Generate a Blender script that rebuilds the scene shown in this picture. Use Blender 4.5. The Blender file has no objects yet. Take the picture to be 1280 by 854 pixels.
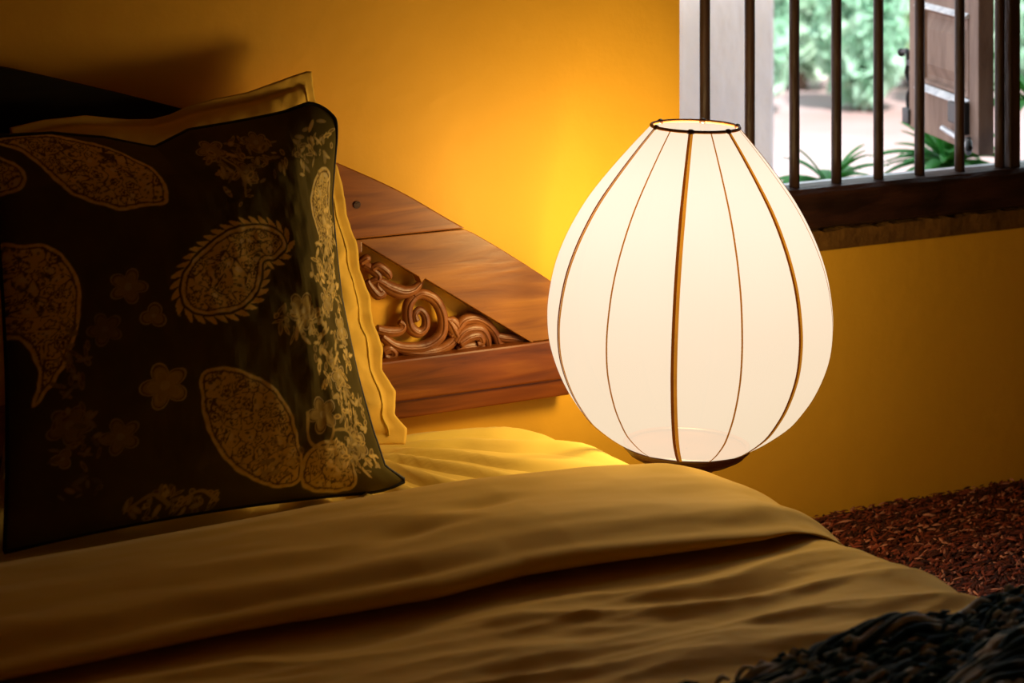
import bpy, bmesh, math, random
import numpy as np
from mathutils import Vector, Matrix, noise, Euler

PI = math.pi
scene = bpy.context.scene
COL = scene.collection

# ------------------------------------------------------------------ camera, world, sun, exposure
FPX = 3000.0                                   # focal length in pixels of the 1280 wide frame
YAW = math.radians(29.7)
CAM = Vector((-1.877, -3.157, 1.16))
cd = bpy.data.cameras.new('camera')
cam = bpy.data.objects.new('camera', cd)
COL.objects.link(cam)
cam.location = CAM
cam.rotation_euler = (PI / 2, 0, -YAW)
cd.sensor_width = 36
cd.lens = FPX / 1280 * 36
cd.shift_y = -677 / 1280                       # lens shift: verticals stay upright
cd.clip_start = 0.05
cd.clip_end = 200
cd.dof.use_dof = True
cd.dof.focus_distance = 3.35
cd.dof.aperture_fstop = 6.3
scene.camera = cam

w = bpy.data.worlds.new('sky')
scene.world = w
w.use_nodes = True
bg = w.node_tree.nodes['Background']
bg.inputs['Color'].default_value = (0.78, 0.92, 1.0, 1)
bg.inputs['Strength'].default_value = 2.1

sd = bpy.data.lights.new('sun', 'SUN')
sd.energy = 10.0
sd.angle = math.radians(6)
sd.color = (1.0, 0.97, 0.9)
sun = bpy.data.objects.new('sun', sd)
COL.objects.link(sun)
sun.rotation_euler = (math.radians(32), math.radians(-8), 0)   # high, from behind the house, falls on the garden

LAMP = Vector((0.033, -0.31, 0))
BULB_POWER = 60.0
LAMP_COLOR = (1.0, 0.72, 0.32)

vs = scene.view_settings
vs.view_transform = 'Standard'
vs.look = 'None'
vs.exposure = 0.0
vs.gamma = 1.0
vs.use_curve_mapping = False
scene.cycles.max_bounces = 8
scene.cycles.transparent_max_bounces = 12
scene.cycles.use_denoising = True
scene.cycles.sample_clamp_indirect = 6.0

# ------------------------------------------------------------------ helpers
FX, FY = math.sin(YAW), math.cos(YAW)
RX, RY = math.cos(YAW), -math.sin(YAW)


def at_y(px, py, y):
    """world point seen at a pixel of the photograph, on the upright plane y"""
    r = (px - 640) / FPX
    dx, dy = FX + r * RX, FY + r * RY
    d = (y - CAM.y) / dy
    return Vector((CAM.x + d * dx, y, CAM.z - (py + 250) / FPX * d))


def tag(o, label=None, cat=None, group=None, kind=None):
    if label: o['label'] = label
    if cat: o['category'] = cat
    if group: o['group'] = group
    if kind: o['kind'] = kind
    return o


def empty(name, loc=(0, 0, 0), rz=0.0):
    o = bpy.data.objects.new(name, None)
    COL.objects.link(o)
    o.location = loc
    o.rotation_euler = (0, 0, rz)
    o.empty_display_size = 0.05
    return o


def mesh_obj(name, verts, faces, m, parent=None, smooth=True, origin=None):
    me = bpy.data.meshes.new(name)
    if parent is not None and origin is None:
        origin = Vector((0, 0, 0))
    off = Vector(origin) if origin is not None else Vector((0, 0, 0))
    me.from_pydata([tuple(Vector(v) - off) for v in verts], [], faces)
    me.validate()
    me.update()
    if smooth:
        me.polygons.foreach_set('use_smooth', [True] * len(me.polygons))
    if m: me.materials.append(m)
    o = bpy.data.objects.new(name, me)
    COL.objects.link(o)
    if parent is not None:
        o.parent = parent
    if origin is not None and parent is None:
        o.location = off
    return o


class MB:
    """collects shapes and links them as one mesh object"""
    def __init__(s):
        s.v, s.f = [], []

    def add(s, vs_, fs_):
        n = len(s.v)
        s.v += [tuple(p) for p in vs_]
        s.f += [tuple(i + n for i in f) for f in fs_]

    def box(s, x0, x1, y0, y1, z0, z1, b=0.0, M=None):
        bm = bmesh.new()
        bmesh.ops.create_cube(bm, size=1)
        for v in bm.verts:
            v.co = Vector(((x0 + x1) / 2 + v.co.x * (x1 - x0), (y0 + y1) / 2 + v.co.y * (y1 - y0), (z0 + z1) / 2 + v.co.z * (z1 - z0)))
        if b > 0:
            bmesh.ops.bevel(bm, geom=list(bm.edges), offset=b, segments=2, affect='EDGES', profile=0.6)
        bm.verts.index_update()
        vv = [(M @ v.co) if M else v.co.copy() for v in bm.verts]
        s.add(vv, [[v.index for v in f.verts] for f in bm.faces])
        bm.free()
        return s

    def tube(s, pts, rad, seg=10, closed=False, squash=None, cap=True):
        """tube along points; squash=(axis Vector, factor) flattens each ring along an axis"""
        pts = [Vector(p) for p in pts]
        n = len(pts)
        if not hasattr(rad, '__len__'): rad = [rad] * n
        prev = None
        rings = []
        for i, p in enumerate(pts):
            if closed:
                t = pts[(i + 1) % n] - pts[i - 1]
            else:
                t = pts[min(i + 1, n - 1)] - pts[max(i - 1, 0)]
            t.normalize()
            if prev is None:
                a = Vector((0, 1, 0)) if abs(t.y) < 0.9 else Vector((0, 0, 1))
                prev = (a - t * a.dot(t)).normalized()
            else:
                prev = (prev - t * prev.dot(t)).normalized()
            b = t.cross(prev)
            ring = []
            for k in range(seg):
                a = 2 * PI * k / seg
                d = prev * math.cos(a) * rad[i] + b * math.sin(a) * rad[i]
                if squash:
                    ax, fc = squash
                    d = d - ax * d.dot(ax) * (1 - fc)
                ring.append(p + d)
            rings.append(ring)
        vv = [q for r in rings for q in r]
        ff = []
        m = n if closed else n - 1
        for i in range(m):
            j = (i + 1) % n
            for k in range(seg):
                l = (k + 1) % seg
                ff.append((i * seg + k, i * seg + l, j * seg + l, j * seg + k))
        if cap and not closed:
            ff.append(tuple(range(seg))[::-1])
            ff.append(tuple((n - 1) * seg + k for k in range(seg)))
        s.add(vv, ff)
        return s

    def lathe(s, prof, seg=48, c=(0, 0, 0), rfun=None):
        n = len(prof)
        vv = []
        for (r, z) in prof:
            for k in range(seg):
                a = 2 * PI * k / seg
                rr = r * (rfun(a, z) if rfun else 1)
                vv.append((c[0] + rr * math.cos(a), c[1] + rr * math.sin(a), c[2] + z))
        ff = []
        for i in range(n - 1):
            for k in range(seg):
                l = (k + 1) % seg
                ff.append((i * seg + k, i * seg + l, (i + 1) * seg + l, (i + 1) * seg + k))
        s.add(vv, ff)
        return s

    def prism(s, poly, y0, y1):
        """polygon in x,z extruded from y0 to y1"""
        n = len(poly)
        vv = [(x, y0, z) for x, z in poly] + [(x, y1, z) for x, z in poly]
        ff = [tuple(range(n)), tuple(range(2 * n - 1, n - 1, -1))]
        for i in range(n):
            j = (i + 1) % n
            ff.append((i, i + n, j + n, j))
        s.add(vv, ff)
        return s

    def build(s, name, m, parent=None, smooth=False, origin=None, bevel=0.0):
        o = mesh_obj(name, s.v, s.f, m, parent, smooth, origin)
        bm = bmesh.new()
        bm.from_mesh(o.data)
        bmesh.ops.recalc_face_normals(bm, faces=list(bm.faces))
        bm.to_mesh(o.data)
        bm.free()
        if bevel:
            md = o.modifiers.new('bevel', 'BEVEL')
            md.width = bevel
            md.segments = 2
            md.limit_method = 'ANGLE'
        return o


def catmull(pts, n=8, closed=False):
    P = [Vector(p) for p in pts]
    out = []
    L = len(P)
    rng = L if closed else L - 1
    for i in range(rng):
        p0 = P[i - 1] if (closed or i > 0) else P[0]
        p1, p2 = P[i], P[(i + 1) % L]
        p3 = P[(i + 2) % L] if (closed or i + 2 < L) else P[-1]
        for k in range(n):
            t = k / n
            out.append(0.5 * ((2 * p1) + (p2 - p0) * t + (2 * p0 - 5 * p1 + 4 * p2 - p3) * t * t + (3 * p1 - p0 - 3 * p2 + p3) * t ** 3))
    if not closed: out.append(P[-1])
    return out


def grid_faces(nu, nv):
    return [(j * nu + i, j * nu + i + 1, (j + 1) * nu + i + 1, (j + 1) * nu + i) for j in range(nv - 1) for i in range(nu - 1)]


def interp(x, xs, ys):
    return float(np.interp(x, xs, ys))


def sstep(a, b, x):
    t = min(1, max(0, (x - a) / (b - a)))
    return t * t * (3 - 2 * t)


def fbm(x, y, z, o=3):
    return noise.fractal(Vector((x, y, z)), 0.9, 2.1, o)


# ------------------------------------------------------------------ materials
def new_mat(name):
    m = bpy.data.materials.new(name)
    m.use_nodes = True
    nt = m.node_tree
    return m, nt, nt.nodes['Principled BSDF']


def mat(name, c1, c2=None, rough=0.7, scale=8.0, stretch=(1, 1, 1), detail=4, bump=0.0, bscale=None, lo=0.35, hi=0.65,
        spec=0.3, metal=0.0, sheen=0.0, dist=0.02):
    m, nt, b = new_mat(name)
    N, L = nt.nodes, nt.links
    b.inputs['Roughness'].default_value = rough
    b.inputs['Specular IOR Level'].default_value = spec
    b.inputs['Metallic'].default_value = metal
    if sheen: b.inputs['Sheen Weight'].default_value = sheen
    tc = N.new('ShaderNodeTexCoord')
    mp = N.new('ShaderNodeMapping')
    mp.inputs['Scale'].default_value = stretch
    L.new(tc.outputs['Object'], mp.inputs['Vector'])
    if c2 is None:
        b.inputs['Base Color'].default_value = (*c1, 1)
    else:
        nz = N.new('ShaderNodeTexNoise')
        nz.inputs['Scale'].default_value = scale
        nz.inputs['Detail'].default_value = detail
        L.new(mp.outputs[0], nz.inputs['Vector'])
        cr = N.new('ShaderNodeValToRGB')
        cr.color_ramp.elements[0].position = lo
        cr.color_ramp.elements[1].position = hi
        cr.color_ramp.elements[0].color = (*c1, 1)
        cr.color_ramp.elements[1].color = (*c2, 1)
        L.new(nz.outputs['Fac'], cr.inputs[0])
        L.new(cr.outputs[0], b.inputs['Base Color'])
    if bump:
        nb = N.new('ShaderNodeTexNoise')
        nb.inputs['Scale'].default_value = bscale or scale * 3
        nb.inputs['Detail'].default_value = 5
        L.new(mp.outputs[0], nb.inputs['Vector'])
        bp = N.new('ShaderNodeBump')
        bp.inputs['Strength'].default_value = bump
        bp.inputs['Distance'].default_value = dist
        L.new(nb.outputs['Fac'], bp.inputs['Height'])
        L.new(bp.outputs[0], b.inputs['Normal'])
    return m


def wood_mat(name, c1, c2, c3, rot=0.0, rough=0.35, scale=3.0):
    """polished plank with long streaky grain along local x, turned by rot in the x,z plane"""
    m, nt, b = new_mat(name)
    N, L = nt.nodes, nt.links
    tc = N.new('ShaderNodeTexCoord')
    mp = N.new('ShaderNodeMapping')
    mp.inputs['Rotation'].default_value = (0, rot, 0)
    mp.inputs['Scale'].default_value = (1.4, 5, 14)
    mp.vector_type = 'TEXTURE' if False else 'POINT'
    L.new(tc.outputs['Object'], mp.inputs['Vector'])
    n1 = N.new('ShaderNodeTexNoise')
    n1.inputs['Scale'].default_value = scale
    n1.inputs['Detail'].default_value = 6
    n1.inputs['Distortion'].default_value = 0.8
    L.new(mp.outputs[0], n1.inputs['Vector'])
    cr = N.new('ShaderNodeValToRGB')
    e = cr.color_ramp.elements
    e[0].position = 0.32; e[0].color = (*c1, 1)
    e[1].position = 0.72; e[1].color = (*c3, 1)
    k = e.new(0.52); k.color = (*c2, 1)
    L.new(n1.outputs['Fac'], cr.inputs[0])
    L.new(cr.outputs[0], b.inputs['Base Color'])
    b.inputs['Roughness'].default_value = rough
    b.inputs['Specular IOR Level'].default_value = 0.4
    bp = N.new('ShaderNodeBump')
    bp.inputs['Strength'].default_value = 0.25
    bp.inputs['Distance'].default_value = 0.003
    L.new(n1.outputs['Fac'], bp.inputs['Height'])
    L.new(bp.outputs[0], b.inputs['Normal'])
    return m


def vcol_mat(name, rough=0.8, bump=0.15, bscale=900, sheen=0.1):
    m, nt, b = new_mat(name)
    N, L = nt.nodes, nt.links
    at = N.new('ShaderNodeAttribute')
    at.attribute_name = 'print'
    L.new(at.outputs['Color'], b.inputs['Base Color'])
    b.inputs['Roughness'].default_value = rough
    b.inputs['Specular IOR Level'].default_value = 0.2
    tc = N.new('ShaderNodeTexCoord')
    nb = N.new('ShaderNodeTexNoise')
    nb.inputs['Scale'].default_value = bscale
    L.new(tc.outputs['Object'], nb.inputs['Vector'])
    bp = N.new('ShaderNodeBump')
    bp.inputs['Strength'].default_value = bump
    bp.inputs['Distance'].default_value = 0.001
    L.new(nb.outputs['Fac'], bp.inputs['Height'])
    L.new(bp.outputs[0], b.inputs['Normal'])
    return m


WALL = mat('ochre_plaster', (0.80, 0.43, 0.031), (0.85, 0.465, 0.039), rough=0.62, scale=3.5, bump=0.12, bscale=30, spec=0.25, dist=0.01)
STRIP = mat('brown_mortar', (0.13, 0.06, 0.010), (0.20, 0.095, 0.016), rough=0.85, scale=20, bump=0.4, bscale=60, dist=0.01)
DARKROOM = mat('dark_timber_lining', (0.05, 0.025, 0.012), (0.08, 0.04, 0.02), rough=0.8, scale=4, stretch=(1, 1, 8))
CEILWOOD = mat('ceiling_boards', (0.30, 0.17, 0.07), (0.38, 0.22, 0.09), rough=0.7, scale=4, stretch=(1, 8, 1))
FLOOR = mat('dark_floorboards', (0.07, 0.025, 0.015), (0.12, 0.045, 0.025), rough=0.5, scale=4, stretch=(1, 8, 1))
CREST = wood_mat('teak_crest', (0.15, 0.04, 0.004), (0.28, 0.09, 0.009), (0.42, 0.16, 0.016), rot=math.radians(-25))
DIAG = wood_mat('teak_diagonal', (0.17, 0.055, 0.006), (0.27, 0.10, 0.010), (0.37, 0.15, 0.016), rot=math.radians(-20))
RAIL = wood_mat('teak_rail', (0.07, 0.014, 0.003), (0.21, 0.055, 0.006), (0.36, 0.125, 0.012), rot=0, scale=2.4)
CARVE = mat('carved_teak', (0.13, 0.035, 0.010), (0.32, 0.115, 0.028), rough=0.38, scale=14, stretch=(1, 1, 2), bump=0.3, bscale=60, spec=0.45, dist=0.004)
SILLWOOD = mat('dark_window_wood', (0.02, 0.008, 0.005), (0.055, 0.02, 0.012), rough=0.5, scale=9, stretch=(1, 4, 5), bump=0.5, bscale=30, dist=0.006)
BARWOOD = mat('bar_wood', (0.028, 0.014, 0.010), (0.055, 0.026, 0.016), rough=0.5, scale=12, stretch=(4, 4, 0.6), bump=0.2)
SHUTWOOD = mat('weathered_shutter_wood', (0.20, 0.125, 0.095), (0.30, 0.20, 0.155), rough=0.7, scale=10, stretch=(3, 3, 0.8), bump=0.3, bscale=50, dist=0.004)
IRON = mat('black_iron', (0.015, 0.015, 0.017), rough=0.45, spec=0.5, metal=0.4)
SILL_AND_HIGHLIGHT = mat('pale_sill_and_highlight', (0.55, 0.58, 0.64), (0.88, 0.90, 0.95), rough=0.5, scale=50)  # pale sill colour; on the shutter ledges it paints in the sky highlight
STEEL = mat('worn_steel', (0.62, 0.66, 0.72), (0.8, 0.84, 0.9), rough=0.35, scale=60, metal=0.7)
SHEET = mat('cream_sheet', (0.78, 0.57, 0.10), (0.82, 0.60, 0.12), rough=0.85, scale=4, bump=0.1, bscale=400, spec=0.15, dist=0.001, sheen=0.1)
DUVET = mat('khaki_duvet', (0.62, 0.385, 0.024), (0.68, 0.425, 0.032), rough=0.8, scale=3, bump=0.1, bscale=500, spec=0.2, dist=0.001, sheen=0.15)
PILLOWC = mat('yellow_cream_pillowcase', (0.72, 0.46, 0.07), (0.78, 0.50, 0.085), rough=0.85, scale=5, bump=0.15, bscale=60, spec=0.15, dist=0.004)
PIPING = mat('black_piping', (0.010, 0.009, 0.010), rough=0.6)
SHADOWWOOD = mat('shadow_dark_wood', (0.010, 0.006, 0.004), (0.018, 0.010, 0.006), rough=0.6, scale=6, stretch=(1, 4, 8), spec=0.15)  # dark wood, near-black because the pillows' lamp shadow is put into the colour
BASEWOOD = mat('bed_base_wood', (0.10, 0.04, 0.015), (0.16, 0.07, 0.025), rough=0.5, scale=5, stretch=(1, 6, 6))
STANDWOOD = mat('dark_turned_wood', (0.035, 0.010, 0.005), (0.07, 0.022, 0.009), rough=0.3, scale=14, spec=0.5)

# ------------------------------------------------------------------ structure
WX0, WX1, WZ0, WZ1 = 0.228, 1.735, 0.530, 1.75      # window opening
RX0, RX1, RY0, CEIL = -3.1, 2.6, -4.4, 2.6


def struct(name, mb, m, **k):
    o = mb.build(name, m, **k)
    o['kind'] = 'structure'
    return o


b = MB()
T = 0.17
b.box(RX0 - T, WX0, 0, T, -0.02, CEIL)
b.box(WX1, RX1 + T, 0, T, -0.02, CEIL)
b.box(WX0, WX1, 0, T, -0.02, 0.455)
b.box(WX0, WX1, 0, T, WZ1, CEIL)
struct('wall_back', b, WALL)
struct('wall_left', MB().box(RX0 - T, RX0, RY0 - T, 0, -0.02, CEIL), WALL)
struct('wall_right', MB().box(RX1, RX1 + T, RY0 - T, 0, -0.02, CEIL), WALL)
struct('wall_front', MB().box(RX0, RX1, RY0 - T, RY0, -0.02, CEIL), WALL)
struct('floor', MB().box(RX0 - T, RX1 + T, RY0 - T, T, -0.12, -0.02), FLOOR)
struct('ceiling', MB().box(RX0 - T, RX1 + T, RY0 - T, T + 0.5, CEIL, CEIL + 0.12), CEILWOOD)
# rough mortar strip under the window timber
vv, n = [], 260
for i in range(n):
    x = WX0 - 0.03 + (WX1 - WX0 + 0.06) * i / (n - 1)
    zt = 0.4565 + 0.004 * noise.noise(Vector((x * 30, 0, 0))) + 0.002 * noise.noise(Vector((x * 90, 3, 0)))
    for (y, z) in ((0.0, 0.4235), (-0.0035, 0.4235), (-0.006, 0.43), (-0.009, 0.448), (-0.010, zt), (0.0, zt + 0.002)):
        vv.append((x, y, z))
ff = [(i * 6 + k, i * 6 + k + 1, (i + 1) * 6 + k + 1, (i + 1) * 6 + k) for i in range(n - 1) for k in range(5)]
o = mesh_obj('trim_1', vv, ff, STRIP, smooth=False)
o['kind'] = 'structure'

# window: timber frame, mullion and upright bars
win = empty('window_1', (0.98, 0.07, WZ0))
win['kind'] = 'structure'


def wpart(name, mb, m, parent=win, **k):
    o = mb.build(name, m, **k)
    o.parent = parent
    o.location = Vector(o.location) - Vector(win.location)
    return o


# bottom timber, a long rough-hewn beam
vv = []
n, prof = 300, [(0.035, 0.462), (-0.012, 0.462), (-0.021, 0.468), (-0.023, 0.50), (-0.021, 0.522), (-0.014, 0.529), (0.0, 0.5305), (0.02, 0.5305), (0.035, 0.529)]
for i in range(n):
    x = WX0 - 0.02 + (WX1 - WX0 + 0.04) * i / (n - 1)
    for k, (y, z) in enumerate(prof):
        a = 0.0022 if 1 <= k <= 4 else 0.0005
        vv.append((x, y + a * noise.noise(Vector((x * 25, k * 2.1, 0))), z + a * noise.noise(Vector((x * 18, k * 1.7, 5)))))
q = len(prof)
ff = [(i * q + k, i * q + (k + 1) % q, (i + 1) * q + (k + 1) % q, (i + 1) * q + k) for i in range(n - 1) for k in range(q)]
ff += [tuple(range(q)), tuple((n - 1) * q + k for k in range(q))[::-1]]
b = MB(); b.add(vv, ff)
wpart('window_timber', b, SILLWOOD)
wpart('window_sill', MB().box(WX0, WX1, 0.033, T + 0.05, 0.44, 0.497, 0.004), SILL_AND_HIGHLIGHT)
wpart('window_frame', MB().box(WX0, WX0 + 0.022, 0.10, 0.16, WZ0, WZ1, 0.003).box(WX1 - 0.022, WX1, 0.10, 0.16, WZ0, WZ1, 0.003).box(WX0, WX1, -0.01, 0.15, WZ1 - 0.05, WZ1, 0.004), SILLWOOD)
wpart('mullion', MB().box(at_y(1262, 100, -.006).x, at_y(1275, 100, -.006).x, -0.008, 0.03, WZ0 - 0.002, WZ1 - 0.04, 0.003), BARWOOD)
for k in range(15):
    BP = [881, 937, 993, 1045.5, 1098, 1149.5, 1199.5, 1249.5]
    x = at_y(BP[k], 100, 0.006).x if k < 8 else at_y(1249.5, 100, 0.006).x + 0.0875 * (k - 7) + 0.01
    jx = 0
    b = MB()
    pts = [(x + jx + 0.0007 * noise.noise(Vector((z * 6, k * 3.0, 0))), 0.006, z) for z in np.linspace(WZ0 - 0.002, WZ1 - 0.045, 24)]
    for i in range(len(pts)):
        pass
    b.tube(pts, 0.0086, seg=8)
    wpart('window_bar', b, BARWOOD, smooth=True)

# ------------------------------------------------------------------ rug
RUGC = [(0.12, 0.024, 0.012), (0.06, 0.014, 0.008), (0.20, 0.045, 0.025), (0.035, 0.010, 0.007), (0.40, 0.17, 0.12)]
rug = empty('woven_rug', (0.9, -1.3, -0.02))
tag(rug, 'dark red-brown shaggy woven rug running up to the ochre wall', 'rug')
RUGB = mat('rug_backing', (0.04, 0.010, 0.006), (0.08, 0.02, 0.01), rough=0.95, scale=60)
MB().box(-0.86, 1.4, -1.2, 1.29, 0.0, 0.012, 0.003).build('backing', RUGB, rug)
random.seed(5)
PV, PF, PC = [], [], []
m, nt, pb = new_mat('rug_yarn')
an = nt.nodes.new('ShaderNodeAttribute'); an.attribute_name = 'print'
nt.links.new(an.outputs['Color'], pb.inputs['Base Color'])
pb.inputs['Roughness'].default_value = 0.75
pb.inputs['Specular IOR Level'].default_value = 0.25
YARN = m
for i in range(42000):
    x = random.uniform(-0.86, 0.45)
    y = random.uniform(-0.05, 1.283)
    a = random.gauss(0.45, 0.45)
    L_, r = random.uniform(0.012, 0.030), random.uniform(0.0013, 0.0028)
    z = 0.013 + random.uniform(0, 0.007)
    til = random.uniform(-0.25, 0.25)
    d = Vector((math.cos(a), math.sin(a), til * 0.6)) * L_ * 0.5
    s_ = Vector((-math.sin(a), math.cos(a), 0)) * r
    u = Vector((0, 0, r * 1.1))
    c = Vector((x, y, z))
    k = len(PV)
    PV += [c - d, c - s_ - d * 0.3, c + u - d * 0.2, c + s_ - d * 0.3, c - s_ + d * 0.3, c + u + d * 0.3, c + s_ + d * 0.3, c + d]
    PF += [(k, k + 1, k + 2), (k, k + 2, k + 3), (k + 1, k + 4, k + 5, k + 2), (k + 2, k + 5, k + 6, k + 3), (k + 4, k + 7, k + 5), (k + 5, k + 7, k + 6)]
    cc = random.choice(RUGC[:4]) if random.random() < 0.9 else RUGC[4]
    f_ = random.uniform(0.7, 1.3)
    PC += [tuple(q * f_ for q in cc)] * 8
o = mesh_obj('pile', PV, PF, YARN, rug, smooth=True)
o['kind'] = 'stuff'
ca = o.data.color_attributes.new('print', 'FLOAT_COLOR', 'POINT')
ca.data.foreach_set('color', np.c_[np.array(PC), np.ones(len(PC))].astype(np.float32).ravel())

# ------------------------------------------------------------------ bed: base, mattress
bed = empty('bed', (-0.95, -1.07, -0.02))
tag(bed, 'low wide bed under cream sheet, its foot towards the viewer', 'bed')
B0 = Vector(bed.location)


def bpart(name, mb, m, **k):
    o = mb.build(name, m, **k)
    o.parent = bed
    o.location = -B0
    return o


bpart('bed_base', MB().box(-1.80, -0.12, -2.02, -0.06, 0.03, 0.09, 0.01), BASEWOOD)
for (x, y) in ((-1.72, -0.15), (-0.2, -0.15), (-1.72, -1.92), (-0.2, -1.92)):
    bpart('bed_leg', MB().box(x - 0.035, x + 0.035, y - 0.035, y + 0.035, -0.02, 0.035, 0.004), BASEWOOD)

# mattress in a fitted sheet: rounded slab
XE, XW, YN, YS, ZT = -0.035, -1.865, -0.03, -2.11, 0.247


def slab_point(px_, py_, hx, hy, rc):
    """pull a point of the rectangle onto a rounded-corner rectangle"""
    ax, ay = abs(px_), abs(py_)
    ex, ey = ax - (hx - rc), ay - (hy - rc)
    if ex > 0 and ey > 0:
        l = math.hypot(ex, ey)
        mx = max(ex, ey)
        if l > 0:
            ex, ey = ex * mx / l, ey * mx / l
        ax, ay = hx - rc + ex, hy - rc + ey
    return math.copysign(ax, px_), math.copysign(ay, py_)


cx, cy, hx, hy = (XE + XW) / 2, (YN + YS) / 2, (XE - XW) / 2, (YN - YS) / 2
rings = []
prof = [(0.0, 0.095), (0.006, 0.11), (0.0, 0.15), (-0.006, 0.175), (-0.014, 0.20), (-0.028, 0.222), (-0.05, 0.238), (-0.085, 0.2455), (-0.15, 0.247)]
NP = 400
per = []
for i in range(NP):
    t = i / NP * 4
    e, f_ = int(t), t % 1
    a = [(-1 + 2 * f_, 1), (1, 1 - 2 * f_), (1 - 2 * f_, -1), (-1, -1 + 2 * f_)][e]
    per.append(a)
vv = []
for (off, z) in prof:
    for (u, v) in per:
        X, Y = slab_point(u * hx, v * hy, hx, hy, 0.24)
        sx, sy = 1 + off / hx, 1 + off / hy
        wz = 0.0025 * fbm(X * 6, Y * 6, z * 10) if z < 0.24 else 0.0
        x_, y_ = cx + X * sx, cy + Y * sy
        vv.append((x_ + wz, min(y_, -0.028), z))
ff = []
for j in range(len(prof) - 1):
    for i in range(NP):
        k = (i + 1) % NP
        ff.append((j * NP + i, j * NP + k, (j + 1) * NP + k, (j + 1) * NP + i))
ff.append(tuple((len(prof) - 1) * NP + i for i in range(NP)))
ff.append(tuple(range(NP))[::-1])
b = MB(); b.add(vv, ff)
bpart('mattress', b, SHEET, smooth=True)

# sheet spread on top with soft creases radiating from under the cushion
nu, nv = 150, 90
vv = []
for j in range(nv):
    for i in range(nu):
        u, v = i / (nu - 1), j / (nv - 1)
        X, Y = -hx + 2 * hx * u, hy - 0.72 * v
        X2, Y2 = slab_point(X * 0.992, Y * 0.997, hx, hy, 0.24)
        x, y = cx + X2, cy + Y2
        e = min(hx - abs(X2), (hy - Y2)) if True else 0
        # distance to the rounded edge
        ex, ey = abs(X2) - (hx - 0.24), Y2 - (hy - 0.24)
        de = 0.24 - (math.hypot(max(ex, 0), max(ey, 0)))
        z = 0.2505 - 0.05 * (1 - sstep(0, 0.10, de)) ** 1.6
        ang = math.atan2(y + 0.10, x + 0.42)
        rr = math.hypot(x + 0.42, y + 0.10)
        z += 0.0070 * math.sin(ang * 22 + 3 * fbm(x * 4, y * 4, 0)) * sstep(0.02, 0.12, rr) * (1 - sstep(0.25, 0.5, rr)) * sstep(0, 0.05, de)
        z += 0.002 * fbm(x * 9, y * 12, 2)
        vv.append((x, min(y, -0.03), z))
b = MB(); b.add(vv, grid_faces(nu, nv))
bpart('fitted_sheet', b, SHEET, smooth=True)

# ------------------------------------------------------------------ duvet and its folded band
duvet = empty('duvet', (-0.95, -1.3, 0.25))
tag(duvet, 'khaki duvet with wide turned-down band across the bed', 'duvet')
D0 = Vector(duvet.location)


def drape(s, edge, r, z0):
    """position across the bed for arc length s, bending over the right edge; returns x, z and the outward normal (nx, nz)"""
    k = s - (edge - r)
    if k <= 0: return s, z0, 0.0, 1.0
    q = r * PI / 2
    if k < q:
        a = k / r
        return edge - r + r * math.sin(a), z0 - r + r * math.cos(a), math.sin(a), math.cos(a)
    return edge, z0 - r - (k - q), 1.0, 0.0


def wrinkle(s, y):
    w_ = 0.0
    warp = 0.045 * fbm(s * 1.6 + 3, y * 2.0, 1.5) + 0.012 * fbm(s * 5, y * 5, 7)
    yy = y + warp + 0.05 * (s + 0.3)
    fade = 0.45 + 0.55 * (0.5 + 0.5 * noise.noise(Vector((s * 2.2, y * 3.5, 9))))
    q = noise.noise(Vector((s * 3.2, yy * 13, 0.3)))
    w_ += 0.0125 * (1 - abs(q) * 2.0) * fade
    q = noise.noise(Vector((s * 5.5, yy * 30, 4.3)))
    w_ += 0.0038 * (1 - abs(q) * 2.0) * fade
    w_ += 0.0012 * fbm(s * 14, yy * 40, 3)
    return w_


def bed_edge(y):
    return -0.006 + 0.010 * noise.noise(Vector((y * 3.1, 0, 4))) + 0.004 * noise.noise(Vector((y * 13, 0, 4)))


nu, nv = 520, 300
vv = []
for j in range(nv):
    y = -0.60 - 1.52 * j / (nv - 1)
    for i in range(nu):
        s = -1.88 + 2.08 * (i / (nu - 1))
        x, z, nx, nz = drape(s, bed_edge(y) + 0.010, 0.125, 0.256)
        h = wrinkle(s, y) * (1 - sstep(-0.87, -0.78, y)) * (1 - 0.55 * nx)
        soft = 0.006 * (1 - sstep(-1.1, -0.80, y))
        x += nx * h
        z += nz * (h + soft)
        vv.append((x, y + (0.01 * nx * noise.noise(Vector((y * 20, z * 8, 0)))), z))
b = MB(); b.add(vv, grid_faces(nu, nv))
o = b.build('duvet_body', DUVET, duvet, smooth=True)
o.location = -D0
md = o.modifiers.new('thick', 'SOLIDIFY'); md.thickness = 0.006; md.offset = -1

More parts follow.
